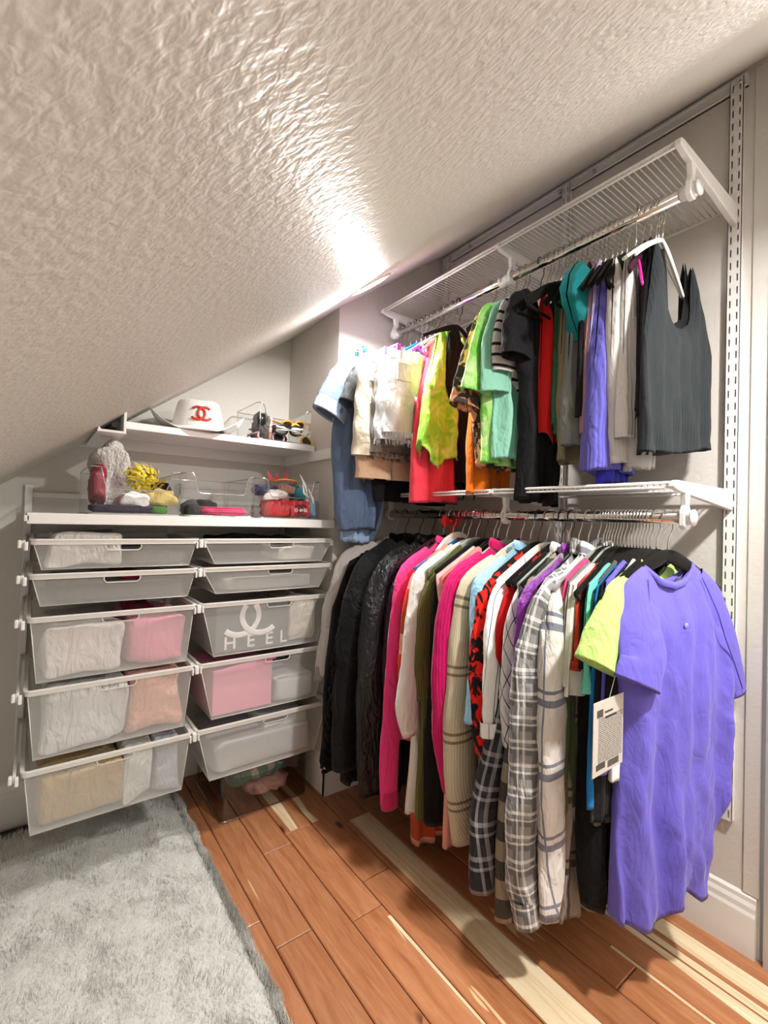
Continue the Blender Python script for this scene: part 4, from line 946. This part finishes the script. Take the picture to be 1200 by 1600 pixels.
def drawer(x0, x1, zt, zb, taper, label):
    o = thing('mesh_drawer', ((x0+x1)/2, FY, zb), label, 'drawer', 'white mesh drawers under the alcove shelf')
    # rim: stepped white frame
    P = rounded(x0, x1, FY, BY, .014); mb = MB()
    sec = [(0, 0), (.003, .0015), (.0035, -.003), (.0010, -.0045), (.0010, -.0135), (-.003, -.0145), (-.006, -.0135), (-.006, 0)]
    n = len(P); C = np.array(P); N = np.roll(C, -1, 0)-np.roll(C, 1, 0); N /= np.linalg.norm(N, axis=1)[:, None]; N = np.stack([N[:, 1], -N[:, 0]], 1)
    V = []; F = []
    for i in range(n):
        for (d_, z) in sec: V.append((C[i, 0]+N[i, 0]*d_, C[i, 1]+N[i, 1]*d_, zt+z))
    k = len(sec)
    for i in range(n):
        for j in range(k): F.append((i*k+j, i*k+(j+1) % k, ((i+1) % n)*k+(j+1) % k, ((i+1) % n)*k+j))
    mb.add(V, F).make('rim', M['rim'], o)
    # mesh basket with handle opening in the front
    za, g = zt-.012, .006; tx = taper; ty = .012
    hx0, hx1, hz = x0+.40*(x1-x0), x0+.40*(x1-x0)+.088, zt-.030
    if x0 > .2: hx0 = x0+.47*(x1-x0); hx1 = hx0+.086
    A = [(x0+g, FY+g), (x1-g, FY+g), (x1-g, BY-g), (x0+g, BY-g)]; B = [(x0+tx, FY+ty), (x1-tx, FY+ty), (x1-tx, BY-ty), (x0+tx, BY-ty)]
    V = [(*a, za) for a in A]+[(*b, zb) for b in B]
    F = [(4, 5, 6, 7), (1, 2, 6, 5), (2, 3, 7, 6), (3, 0, 4, 7)]
    def fp(x, z):
        v = (za-z)/(za-zb); xa = x0+g+(tx-g)*v; xb = x1-g-(tx-g)*v; return (min(max(x, xa), xb), FY+g+(ty-g)*v, z)
    i = len(V)
    V += [fp(hx0, za), fp(hx1, za), fp(x0, hz), fp(hx0, hz), fp(hx1, hz), fp(x1, hz)]
    F += [(0, i, i+3, i+2), (i+1, 1, i+5, i+4), (i+2, i+3, i+4, i+5, 5, 4)]
    mesh_obj('basket', V, F, M['mesh'], o, smooth=False)
    # thin wire edges along the basket's lower border
    e = MB(); e.tube([V[4], V[5], V[6], V[7]], .0013, 5, closed=True)
    for a, b in ((0, 4), (1, 5)): e.tube([V[a], V[b]], .0012, 5)
    e.make('edge_wire', M['rim'], o, smooth=True)
    y = FY+g-.001; r_ = .008
    P = [(hx0, y, za), (hx0, y, hz+r_), (hx0+.003, y+.0005, hz+.003), (hx0+r_, y+.0006, hz), (hx1-r_, y+.0006, hz), (hx1-.003, y+.0005, hz+.003), (hx1, y, hz+r_), (hx1, y, za)]
    MB().tube(P, .0021, 6).make('handle_rim', M['rim'], o, smooth=True)
    return o
DR = [(-.075, -.153, .024), (-.163, -.246, .024), (-.272, -.441, .022), (-.455, -.635, .022), (-.656, -.823, .022)]
LN = ['topmost shallow', 'second shallow', 'third deep', 'fourth deep', 'lowest deep']
for i, (zt, zb, tp) in enumerate(DR):
    drawer(-.006, .398, zt, zb, tp, LN[i]+' white mesh drawer of the left column under the alcove shelf')
    drawer(.412, .866, zt, zb, .046 if i else .040, LN[i]+' white mesh drawer of the right column under the alcove shelf')
fr = thing('drawer_frame', (.4, 1.86, -.86), 'white hanging frame of side runners carrying both columns of mesh drawers', 'drawer frame')
for x in (-.020, .405, ALC-.004):
    for i, (zt, zb, tp) in enumerate(DR):
        z = zt-.012
        if x < 0 or x > .8:
            xx = x if x < 0 else x
            MB().prism([(xx-.0035, z-.011), (xx+.0035, z-.011), (xx+.0035, z+.009), (xx-.0035, z+.009)], 1, FY+.004, 1.868).make('runner', M['rim'], fr, bevel=.001)
        else:
            MB().prism([(x-.004, z-.009), (x+.004, z-.009), (x+.004, z+.008), (x-.004, z+.008)], 1, FY+.004, 1.868).make('runner', M['rim'], fr, bevel=.001)
    for i, (zt, zb, tp) in enumerate(DR):
        z = zt-.012
        if x < 0:
            MB().box(x-.012, x-.004, FY-.004, FY+.010, z-.010, z+.010).make('end_cap', M['plastic'], fr, bevel=.0025)
            MB().box(x+.001, x+.009, FY-.006, FY+.006, z-.016, z+.006).make('end_clip', M['plastic'], fr, bevel=.002)
        elif x < .8:
            MB().box(x-.0055, x+.0055, FY-.008, FY+.010, z-.014, z+.010).make('end_clip', M['plastic'], fr, bevel=.002)
            MB().box(x-.014, x-.009, FY-.007, FY+.004, z-.016, z+.004).box(x+.009, x+.014, FY-.007, FY+.004, z-.014, z+.006).make('end_cap', M['plastic'], fr, bevel=.0015)
        else:
            MB().box(x-.013, x-.003, FY-.006, FY+.008, z-.012, z+.008).make('end_clip', M['plastic'], fr, bevel=.002)
for x in (-.018, .405, .855):
    w0, y0 = .010, BW-.016
    MB().box(x-w0, x+w0, y0, BW, -.80, .080 if x < 0 else -.03).make('upright', M['epoxy'], fr, bevel=.0015)
MB().box(-.03, .866, BW-.008, BW, .040, .056).make('top_rail', M['epoxy'], fr, bevel=.001)

# middle shelf over the drawers
ms = thing('shelf_board', (.43, 1.66, -.04), 'long white shelf over the mesh drawers carrying the three clear bins', 'shelf')
MB().box(-.016, ALC-.001, FY, BW-.018, -.036, -.008).make('board', M['white'], ms, bevel=.0015)
MB().box(-.022, -.010, FY+.0, FY+.012, -.030, -.014).make('bracket_tip', M['plastic'], ms, bevel=.002)
# upper shelf
TZ0, TZ1, TFY = .256, .279, 1.62
ts = thing('shelf_board', (.5, 1.74, .256), 'short white upper shelf under the sloping ceiling carrying the cowboy hat', 'shelf')
MB().box(.176, .866, TFY, BW-.001, TZ0, TZ1).make('board', M['white'], ts, bevel=.002)
e = thing('shelf_support', (.17, 1.6, .21), 'white boxed wooden support at the left end of the upper shelf, open at its front', 'shelf support')
MB().prism([(.130, .222), (.200, .222), (.200, .290), (.1935, .281), (.1935, .2285), (.139, .2285), (.1325, .2360)], 1, 1.50, BW-.002).make('channel', M['white'], e)

# clear organiser bins
def bin_(x0, x1, y0, y1, z0, z1, label, notch=True, group='clear plastic bins', tk=.0022, hz=.45, name='clear_bin'):
    o = thing(name, ((x0+x1)/2, y0, z0), label, 'bin', group); r = .012
    O = rounded(x0, x1, y0, y1, r, 4); n = len(O)
    # walls; the front wall dips in the middle
    def top(x, y):
        if not notch or y > y0+.02: return z1
        a = (x-x0)/(x1-x0)
        return z1-(z1-z0)*hz*min(1, max(0, (min(a, 1-a)-.12)/.05))
    P = []
    for i in range(n):
        a, b = O[i], O[(i+1) % n]; L = math.hypot(b[0]-a[0], b[1]-a[1]); k = max(1, int(L/.008))
        for q in range(k): P.append((a[0]+(b[0]-a[0])*q/k, a[1]+(b[1]-a[1])*q/k))
    V = []; F = []; m_ = len(P)
    for (x, y) in P: V += [(x, y, z0), (x, y, top(x, y))]
    for i in range(m_): j = (i+1) % m_; F.append((2*i, 2*j, 2*j+1, 2*i+1))
    mesh_obj('walls', V, F, M['smoke' if name == 'clear_tub' else 'clear'], o)
    mb = MB(); mb.tube([(x, y, top(x, y)) for x, y in P], .0018, 6, closed=True); mb.make('lip', M['clearedge'], o, smooth=True)
    mb = MB(); mb.tube([(x, y, z0+.003) for x, y in P], .0026, 6, closed=True); mb.make('foot_rim', M['clearedge'], o, smooth=True)
    F = [tuple(range(m_))]; mesh_obj('floor_panel', [(x, y, z0+.003) for x, y in P], F, M['clear'], o)
    return o
SZ = -.008
bin_(.112, .349, FY+.014, 1.80, SZ, .122, 'left clear bin on the long shelf, full of costume pieces and a yellow garland')
bin_(.358, .578, FY+.014, 1.80, SZ, .124, 'middle clear bin on the long shelf, nearly empty with a folded pink cloth')
bin_(.588, .818, FY+.014, 1.80, SZ, .126, 'right clear bin on the long shelf, crammed with a red pouch and party things')
bin_(.632, .855, TFY+.006, 1.85, TZ1, .412, 'clear bin on the upper shelf holding novelty sunglasses', hz=.62)
# ---- contents of the left bin
cloth_lump('towel', 'white fluffy towel standing in the left clear bin and poking above it', 'towel', f_('#dfdbd4', 'fuzzy', wr=.3), .135, .215, 1.54, 1.66, SZ+.006, .205, 3, amp=.02)
cloth_lump('folded_cloth', 'white folded cloth lying in the left clear bin below the garland', 'cloth', f_('#eceae8', wr=.5), .190, .270, 1.485, 1.56, .018, .056, 4, amp=.008)
cloth_lump('cloth', 'crimson shiny cloth at the left end of the left clear bin', 'cloth', f_('#8a2436', rough=.45), .118, .158, 1.482, 1.60, .02, .130, 5, amp=.012)
cloth_lump('cloth', 'deep purple cloth along the floor of the left clear bin', 'cloth', f_('#3f3552'), .120, .278, 1.480, 1.60, SZ+.006, .020, 6, amp=.008)
cloth_lump('cloth', 'bright green cloth low in the left clear bin', 'cloth', f_('#4f8a34'), .268, .315, 1.482, 1.56, SZ+.006, .022, 7, amp=.006)
cloth_lump('cloth', 'pale yellow crumpled cloth at the right of the left clear bin', 'cloth', f_('#e6cd7c', rough=.6), .262, .340, 1.484, 1.58, .022, .062, 8, amp=.014)
cloth_lump('cloth', 'black cloth behind the pale yellow one in the left clear bin', 'cloth', f_('#17161a'), .285, .335, 1.56, 1.66, .03, .098, 9, amp=.01)
# yellow flower garland: petals
rr = random.Random(5); mb = MB()
for i in range(260):
    u_, v_, w_ = rr.gauss(0, 1), rr.gauss(0, 1), rr.gauss(0, 1); L = math.sqrt(u_*u_+v_*v_+w_*w_)+1e-6; rad = rr.uniform(.6, 1)
    c = np.array([.258+u_/L*.052*rad, 1.555+v_/L*.05*rad, .098+w_/L*.046*rad]); nn = np.array([u_, v_, w_])/L
    t1 = np.cross(nn, [rr.random(), rr.random(), rr.random()]); t1 /= np.linalg.norm(t1); t2 = np.cross(nn, t1); s_ = rr.uniform(.008, .013)
    mb.add([c-t1*s_*.6, c+t2*s_*.5+nn*s_*.2, c+t1*s_+nn*s_*.9, c-t2*s_*.5+nn*s_*.2], [(0, 1, 2, 3)])
tag(mb.make('flower_garland', f_('#d9c32e', rough=.6, wr=0), None, (.258, 1.55, .05)), 'yellow flower garland heaped in the left clear bin', 'garland')
# ---- middle bin
cloth_lump('folded_cloth', 'hot pink ribbed folded cloth in the middle clear bin', 'cloth', f_('#ff5c93', 'hrib', '#e03a78', scale=.5), .412, .560, 1.480, 1.60, SZ+.006, .026, 11, amp=.006, folds=4)
cloth_lump('cloth', 'dark grey cloth at the left of the middle clear bin', 'cloth', f_('#33353a'), .366, .414, 1.480, 1.62, SZ+.006, .034, 12, amp=.012)
cloth_lump('hair_tie_heap', 'small black heap lying behind the pink cloth in the middle clear bin', 'cloth', f_('#141416'), .440, .515, 1.62, 1.70, SZ+.006, .046, 13, amp=.016)
# ---- right bin
POUCH = f_('#d02a30', rough=.28, wr=.9)
pch = thing('pouch', (.70, 1.485, SZ+.008), 'red satin pouch with a dark interlocking emblem in the right clear bin', 'pouch')
q_ = cloth_lump('cloth', None, None, POUCH, .612, .775, 1.480, 1.56, SZ+.007, .058, 14, amp=.010)
q_.name = 'bag_body'; q_.parent = pch; q_.location = Vector(q_.location)-Vector(pch.location)
MB().box(.706, .776, 1.4775, 1.4800, SZ+.010, .056).make('front_flap', POUCH, pch, bevel=.001)
emblem(.742, .023, .030, lambda u, v: (u, 1.4765, v), plain('emblem_maroon', '#5a1a20', .6), pch, r=.13)
def text(s, size, loc, rot, m, parent, name, ext=.0004, sx=1.):
    cu = bpy.data.curves.new(name, 'FONT'); cu.body = s; cu.size = size; cu.extrude = ext; cu.align_x = 'CENTER'; cu.align_y = 'CENTER'; cu.offset = size*.012
    o = bpy.data.objects.new(name, cu); COL.objects.link(o); o.parent = parent
    og = parent['_o']; o.location = (loc[0]-og[0], loc[1]-og[1], loc[2]-og[2]); o.rotation_euler = rot; o.scale = (sx, 1, 1); cu.materials.append(m)
    bpy.context.view_layer.update(); me = bpy.data.meshes.new_from_object(o.evaluated_get(bpy.context.evaluated_depsgraph_get()))
    q = bpy.data.objects.new(name, me); COL.objects.link(q); q.parent = parent; q.location = o.location; q.rotation_euler = rot; q.scale = o.scale
    bpy.data.objects.remove(o); return q
text('CHANEL', .0145, (.742, 1.4735, .023), (PI/2, 0, 0), M['plastic'], pch, 'lettering', sx=.9)
cloth_lump('cloth', 'white ruffled cloth on top of the red pouch', 'cloth', f_('#e8e4e0', 'blotch', '#e8e4e0', '#8a8d92'), .612, .700, 1.482, 1.56, .055, .084, 15, amp=.016)
cloth_lump('cloth', 'navy sequinned cloth at the back left of the right clear bin', 'cloth', f_('#26265a', rough=.35), .605, .665, 1.50, 1.60, .070, .104, 16, amp=.01)
cloth_lump('purse', 'rose gold glitter purse on the heap in the right clear bin', 'purse', f_('#b98a78', 'fuzzy', rough=.4), .665, .735, 1.495, 1.56, .080, .112, 17, amp=.008)
cloth_lump('cloth', 'teal satin cloth at the right of the right clear bin', 'cloth', f_('#1c6f80', rough=.35), .728, .772, 1.490, 1.57, .050, .105, 18, amp=.014)
cloth_lump('cloth', 'pale blue cloth at the right end of the right clear bin', 'cloth', f_('#7fa2b8', rough=.5), .778, .808, 1.484, 1.56, SZ+.006, .060, 19, amp=.01)
visor = thing('sun_visor', (.70, 1.54, .11), 'orange and yellow visor with red spikes on top of the right clear bin heap', 'visor')
V = []; F = []; n = 18
for i in range(n+1):
    a = PI*i/n; V += [(.705-.045*math.cos(a), 1.53-.028*math.sin(a), .122+.010*math.sin(a)), (.705-.040*math.cos(a), 1.53-.004*math.sin(a), .117+.018*math.sin(a)), (.705-.045*math.cos(a), 1.53-.028*math.sin(a), .119+.008*math.sin(a))]
for i in range(n): b = 3*i; F += [(b, b+3, b+4, b+1), (b+2, b+1, b+4, b+5), (b, b+2, b+5, b+3)]
mesh_obj('brim', V, F, plain('visor_orange', '#f0a028', .35), visor)
mb = MB()
for (x, z, dx, dz) in ((.670, .125, -.02, .04), (.690, .13, -.004, .028), (.715, .13, .016, .045), (.735, .115, .03, .02), (.725, .10, .02, -.03)):
    mb.add([(x-.013, 1.56, z), (x+.013, 1.56, z), (x+dx, 1.565, z+dz), (x, 1.568, z)], [(0, 1, 2), (0, 2, 3), (1, 3, 2), (0, 3, 1)])
mb.make('spike', plain('spike_red', '#a8202c', .5), visor)
mb = MB()
for (a, b, c_) in (((.742, 1.49, .150), (.764, 1.49, .110), (.772, 1.488, .075)), ((.752, 1.488, .12), (.758, 1.487, .085), (.782, 1.487, .066)), ((.775, 1.486, .10), (.792, 1.485, .066), (.800, 1.485, .030)), ((.770, 1.486, .065), (.778, 1.486, .04), (.770, 1.486, .015))):
    mb.tube([a, b, c_], [.0012, .005, .001], 6, flat=((0, 1, 0), .3))
tag(mb.make('feather_strand', M['plastic'], None, (.77, 1.49, .02), smooth=True), 'white feathery strands sticking up at the right side of the right clear bin', 'feathers')
# ---- sunglasses in the upper bin
def glasses(x, y, z, rot, frame, lens, label, s=1.):
    o = thing('sunglasses', (x, y, z), label, 'sunglasses', 'novelty sunglasses in the upper bin')
    for sg in (-1, 1):
        a = np.linspace(0, 2*PI, 20)[:-1]; P = [(x+sg*.030*s+.024*s*math.copysign(abs(math.cos(t))**.7, math.cos(t)), y, z+.018*s*math.copysign(abs(math.sin(t))**.8, math.sin(t))) for t in a]
        MB().tube(P, .0042*s, 8, closed=True).make('lens_frame', frame, o, smooth=True)
        mesh_obj('lens', [(p_[0], y+.001, p_[2]) for p_ in P]+[(p_[0], y-.0005, p_[2]) for p_ in P], [tuple(range(19)), tuple(range(19, 38))[::-1]], lens, o, smooth=False)
        MB().tube([(x+sg*.056*s, y+.002, z+.008*s), (x+sg*.058*s, y+.05*s, z+.008*s), (x+sg*.056*s, y+.095*s, z-.004*s)], .003*s, 6).make('temple', frame, o, smooth=True)
    MB().tube([(x-.008*s, y, z+.005*s), (x, y-.001, z+.009*s), (x+.008*s, y, z+.005*s)], .003*s, 6).make('bridge', frame, o, smooth=True)
    o.rotation_euler = rot; return o
DK = plain('dark_lens', '#2a2724', .15); OR = plain('orange_frame', '#f0912a', .35); WH = M['plastic']; PKF = plain('pink_frame', '#e8b8c8', .3); BKF = plain('black_frame', '#151413', .3); TOR = plain('brown_frame', '#4a2c18', .3); YL = plain('yellow_frame', '#f2c25a', .35)
glasses(.700, 1.655, TZ1+.020, (0, 0, .1), PKF, DK, 'pale pink sunglasses flat at the bottom front of the upper bin')
glasses(.790, 1.660, .352, (.3, -.12, .2), OR, DK, 'orange-framed sunglasses on top of the pile')
glasses(.820, 1.645, TZ1+.035, (.1, .75, 0), YL, DK, 'orange and yellow sunglasses tipped at the right end')
glasses(.765, 1.644, .330, (.1, -.05, 0), BKF, WH, 'black novelty glasses with white crossed bones')
for sg in (-1, 1): pass
cb = thing('bone_ornament', (.765, 1.636, .325), 'white crossed bones ornament across the black novelty glasses', 'ornament')
for sg in (-1, 1):
    MB().tube([(.765-.055, 1.636, .330-sg*.009), (.765-.050, 1.636, .330-sg*.008), (.765+.050, 1.636, .330+sg*.008), (.765+.055, 1.636, .330+sg*.009)], [.006, .0032, .0032, .006], 8).make('bone', M['plastic'], cb, smooth=True)
glasses(.740, 1.70, TZ1+.030, (.2, .2, .4), TOR, DK, 'brown sunglasses deep in the pile')
glasses(.700, 1.71, .318, (.3, -.4, -.3), BKF, DK, 'black sunglasses leaning at the left of the pile')
MB_ = thing('face_mask', (.66, 1.66, TZ1+.003), 'grey sparkly case with a dark round lens standing at the left of the upper bin', 'case')
cloth = cloth_lump('case_body', None, None, f_('#6d6a66', 'fuzzy', rough=.5), .642, .690, 1.64, 1.72, TZ1+.004, .385, 31, amp=.008)
cloth.parent = MB_; cloth.location = Vector(cloth.location)-Vector(MB_.location); MB_.name = 'glasses_case'
MB().tube([(.655, 1.638, .355), (.655, 1.633, .355)], .020, 20).make('lens', DK, MB_, smooth=True)
MB().tube([(.692, 1.650, TZ1+.004), (.694, 1.650, .33), (.696, 1.652, .372)], [.007, .006, .005], 8, flat=((0, 1, 0), .5)).make('strap', plain('peach_strap', '#efb59a', .6), MB_, smooth=True)

# ---------------------------------------------------------------- cowboy hat
HT = f_('#e4e1dc', wr=.15, rough=.9, sheen=.5)
hx_, hy_, hz_ = .458, 1.735, TZ1
hat = thing('cowboy_hat', (hx_, hy_, hz_), 'white cowboy hat with a red interlocking emblem on the upper shelf', 'hat')
def hat_map(u_, a):
    """u_ 0..1 crown bottom to top; a angle"""
    pass
HYAW = -.25
def hrot(x, y): return (hx_+x*math.cos(HYAW)-y*math.sin(HYAW), hy_+x*math.sin(HYAW)+y*math.cos(HYAW))
n = 72; rows = []
prof = [(1.0, 0.0), (.97, .015), (.91, .04), (.84, .068), (.77, .088), (.69, .100), (.58, .105), (.40, .103), (.2, .098), (.02, .096)]
CRX, CRY = .090, .078
def crown_pt(rf, z, a):
    x = CRX*rf*math.cos(a); y = CRY*rf*math.sin(a)
    zz = z*(1+.06*math.cos(2*a))
    if z > .09: zz -= .022*math.exp(-(y/.026)**2)*(z-.09)/.022*(1-.5*abs(x)/CRX)
    X, Y = hrot(x, y); return (X, Y, hz_+.022+zz)
for rf, z in prof: rows.append([crown_pt(rf, z, 2*PI*j/n) for j in range(n)])
MB().grid(np.array(rows), None, closed=True).make('crown', HT, hat, smooth=True)
rows = []
for k in range(14):
    v = k/13; q = []
    for j in range(n):
        a = 2*PI*j/n; r1 = CRX*.99+(.178-CRX)*v*(1.0); r2 = CRY*.99+(.142-CRY)*v
        x, y = r1*math.cos(a), r2*math.sin(a)
        lift = .078*(v**1.6)*abs(math.cos(a))**1.7-.016*v*abs(math.sin(a))**2+.02*(1-v)
        X, Y = hrot(x*(1-.12*v*v*abs(math.cos(a))**2), y); q.append((X, Y, hz_+.004+max(lift, .0)))
    rows.append(q)
top_ = np.array(rows); bot = top_.copy()[::-1]; bot[:, :, 2] -= .003
MB().grid(np.concatenate([top_, bot]), None, closed=True).make('brim', HT, hat, smooth=True)
EMH = plain('emblem_red', '#c8321f', .5)
def hfn(u_, v_):
    # wrap round the crown's front, facing the room
    a = -PI/2+.10+u_/.080; rf = np.interp(v_, [q[1] for q in prof[:7]], [q[0] for q in prof[:7]])*1.03
    return crown_pt(rf, min(v_, .088), a)
emblem(.0, .050, .040, hfn, EMH, hat, r=.11)

# ---------------------------------------------------------------- things inside the drawers
GD = 'things folded inside the mesh drawers'
WHT = f_('#dedad4', wr=.9); 
def inside(i, colm, xa, xb, frac, mat, label, seed, amp=.012, cat='folded clothes', y1=1.78, y0=None, name='folded_clothes'):
    zt, zb, tp = DR[i]; X0, X1 = ((.020, .378), (.462, .822))[colm]
    return cloth_lump(name, label, cat, mat, X0+(X1-X0)*xa, X0+(X1-X0)*xb, (FY+.016) if y0 is None else y0, y1, zb+.004, zb+.004+(zt-zb-.010)*frac, seed, amp=amp*1.5, power=.20)
inside(0, 0, .04, .50, 1.28, WHT, 'white cloth heaped at the left in the topmost left drawer', 41, .02)
inside(0, 0, .54, .97, .60, f_('#5a5048'), 'dark brown cloth at the right in the topmost left drawer', 42)
inside(1, 0, .03, .97, .70, f_('#4c4644'), 'dark grey clothes spread across the second left drawer', 43)
inside(1, 0, .50, .66, .92, f_('#8a1f3a'), 'crimson cloth in the middle of the second left drawer', 44, y0=1.50)
inside(2, 0, .03, .52, .80, f_('#e0d8d4', wr=1.), 'blush white folded clothes at the left in the third left drawer', 45, .02)
inside(2, 0, .56, .98, .86, f_('#e08aa0', wr=.5), 'rose pink folded clothes at the right in the third left drawer', 46)
inside(2, 0, .60, .80, .97, f_('#a01848', wr=.6), 'magenta cloth lying on top in the third left drawer', 47, y0=1.56)
inside(3, 0, .03, .56, .93, f_('#dcdcd8', wr=1.2), 'creased white shirts at the left in the fourth left drawer', 48, .024)
inside(3, 0, .58, .98, .95, f_('#e6b09a', wr=1.0), 'peach coloured clothes at the right in the fourth left drawer', 49, .018)
inside(3, 0, .45, .80, 1.02, f_('#5f1430', wr=.6), 'burgundy cloth lying on top in the fourth left drawer', 50, y0=1.60)
inside(4, 0, .02, .56, .88, f_('#c3a877', wr=1.2, rough=.35), 'tan clothes wrapped in clear plastic in the lowest left drawer', 51, .022)
inside(4, 0, .57, .78, .93, f_('#d8d8d0', wr=1.2), 'off-white clothes in the middle of the lowest left drawer', 52, .02)
inside(4, 0, .79, .98, .95, f_('#b4bcc2', wr=1.2), 'pale blue-grey clothes at the right in the lowest left drawer', 53, .02)
inside(4, 0, .10, .62, 1.00, f_('#17566e', wr=.6), 'deep teal cloth behind the tan clothes in the lowest left drawer', 54, y0=1.60)
inside(0, 1, .10, .52, 1.12, f_('#1c1a19', wr=.6), 'black cloths bulging above the topmost right drawer', 55, .018, y0=1.56)
inside(0, 1, .55, .96, .72, f_('#c9c7c0', wr=.8), 'white cloth at the right in the topmost right drawer', 56)
inside(0, 1, .50, .92, 1.10, f_('#20201c'), 'small black cloth heap at the back right of the topmost right drawer', 57, .018, y0=1.62)
inside(1, 1, .04, .96, .60, f_('#9a9a94'), 'grey clothes spread across the second right drawer', 58)
bag = thing('carrier_bag', (.53, 1.478, -.43), 'dark grey bag printed with a pale interlocking emblem and letters in the third right drawer', 'bag')
MB().box(.462, .705, 1.4745, 1.60, -.436, -.288).make('bag_body', f_('#6d716f', wr=.2), bag, bevel=.004)
PR = plain('pale_print', '#f0eeea', .6)
emblem2 = lambda: None
for sg in (-1, 1):
    A = np.linspace(.80, 2*PI-.80, 40)
    pts = [(.573+sg*.036+sg*.064*math.cos(a), 1.4730-.0004*sg, -.326+.058*math.sin(a)) for a in A]
    run = [[]]
    for p_ in pts:
        if p_[2] < -.290: run[-1].append(p_)
        elif run[-1]: run.append([])
    mb = MB()
    for q in run:
        if len(q) > 2: mb.tube(q, .0095, 8, flat=((0, 1, 0), .10))
    mb.make('emblem', PR, bag, smooth=True)
for ch, xx in (('H', .508), ('E', .576), ('E', .639), ('L', .690)):
    text(ch, .058, (xx, 1.4735, -.408), (PI/2, 0, 0), PR, bag, 'lettering')
inside(2, 1, .69, .99, .94, f_('#e6ddd0', wr=1.2, rough=.3), 'white clothes wrapped in clear plastic in the third right drawer', 60, .02)
bx = thing('pink_box', (.54, 1.50, -.63), 'pale pink cardboard box with a folded tab in the fourth right drawer', 'box')
MB().box(.460, .655, 1.476, 1.72, -.629, -.490).make('carton', plain('pink_card', '#f2a3bb', .6), bx, bevel=.003)
MB().prism([(.460, -.492), (.655, -.492), (.655, -.472), (.60, -.475), (.462, -.489)], 1, 1.476, 1.480).make('raised_flap', plain('pink_card_bright', '#f7a8c6', .6), bx)
MB().box(.600, .665, 1.468, 1.474, -.477, -.462).make('tab', plain('pink_card_tab', '#f590b8', .6), bx, bevel=.002)
inside(3, 1, .56, .98, .50, f_('#c8ccce', wr=.3), 'pale grey box-like bundle at the right in the fourth right drawer', 61)
MB().box(.66, .80, 1.475, 1.478, -.628, -.622).make('x', M['plastic']) if False else None
inside(4, 1, .03, .97, .62, f_('#b9bcbb', wr=.3), 'light grey bundle spread across the lowest right drawer', 62, .006)
inside(4, 1, .50, .97, .80, f_('#d3d6d6', wr=.3), 'paler grey box shape at the right of the lowest right drawer', 63, .004, y0=1.50)

# ---------------------------------------------------------------- clear tub on the floor
tub = bin_(.512, .818, 1.515, 1.80, -.999, -.845, 'large clear tub on the floor under the right drawers, holding clothes', notch=False, name='clear_tub')
cloth_lump('scarf', 'teal and white checked scarf bundled in the floor tub', 'scarf', f_('#3f8f86', 'check', '#9fcfc6', '#dfe8e4', wr=1.), .560, .790, 1.525, 1.74, -.925, -.850, 71, amp=.03)
cloth_lump('cap', 'dusty pink cap brim hanging in the floor tub below the scarf', 'cap', f_('#c99c92', wr=.3), .610, .760, 1.519, 1.64, -.958, -.915, 72, amp=.006)
cloth_lump('cloth', 'mauve cloth at the right of the floor tub', 'cloth', f_('#75646e'), .725, .800, 1.522, 1.70, -.905, -.845, 73, amp=.014)

# ---------------------------------------------------------------- rug
rg = thing('shag_rug', (-.2, .3, -1.), 'light grey shag rug covering the left side of the floor', 'rug')
gx = np.linspace(-.90, .425, 150); gy = np.linspace(-1.3, 1.80, 260); X, Y = np.meshgrid(gx, gy, indexing='ij')
edge = np.minimum(1, np.minimum(np.minimum(.425-X, 1.80-Y), X+.90)/.02)
Z = -.998+edge*(.016+.0035*vnoise(X*60, Y*60, 2)+.0035*vnoise(X*23, Y*23, 3)+.002*vnoise(X*150, Y*150, 4))
X = X+np.where(X > .41, .0025*vnoise(Y*120, X*5, 8), 0)
MB().grid(np.stack([X, Y, Z], 2), np.stack([X, Y], 2)).make('base', M['rug'], rg, smooth=True)
rs = np.random.RandomState(4); nt = 70000
px_ = rs.uniform(-.35, .432, nt); py_ = .25+1.55*rs.rand(nt)**1.0
e = rs.rand(nt) < .12; px_[e] = .418+rs.rand(e.sum())*.014
h_ = .012+.012*rs.rand(nt); an = rs.uniform(0, 2*PI, nt); ln = rs.uniform(.003, .010, nt); w_ = .0011
cl = vnoise(px_*30, py_*30, 5)*2.5; ax = np.cos(an*.35+cl); ay = np.sin(an*.35+cl)
bs = np.stack([px_, py_, np.full(nt, -.990)], 1); tp_ = bs+np.stack([ax*ln, ay*ln, h_], 1); sd_ = np.stack([-ay*w_, ax*w_, np.zeros(nt)], 1)
V = np.stack([bs-sd_, bs+sd_, tp_], 1).reshape(-1, 3)
me = bpy.data.meshes.new('pile'); me.vertices.add(nt*3); me.vertices.foreach_set('co', (V-np.array(rg['_o'])).ravel())
me.loops.add(nt*3); me.loops.foreach_set('vertex_index', np.arange(nt*3)); me.polygons.add(nt); me.polygons.foreach_set('loop_start', np.arange(0, nt*3, 3))
me.update(); me.materials.append(M['rug']); po = bpy.data.objects.new('pile', me); COL.objects.link(po); po.parent = rg; po['kind'] = 'stuff'

# ---------------------------------------------------------------- tidy: drop the builder's scratch property
for o in S.objects:
    if '_o' in o: del o['_o']
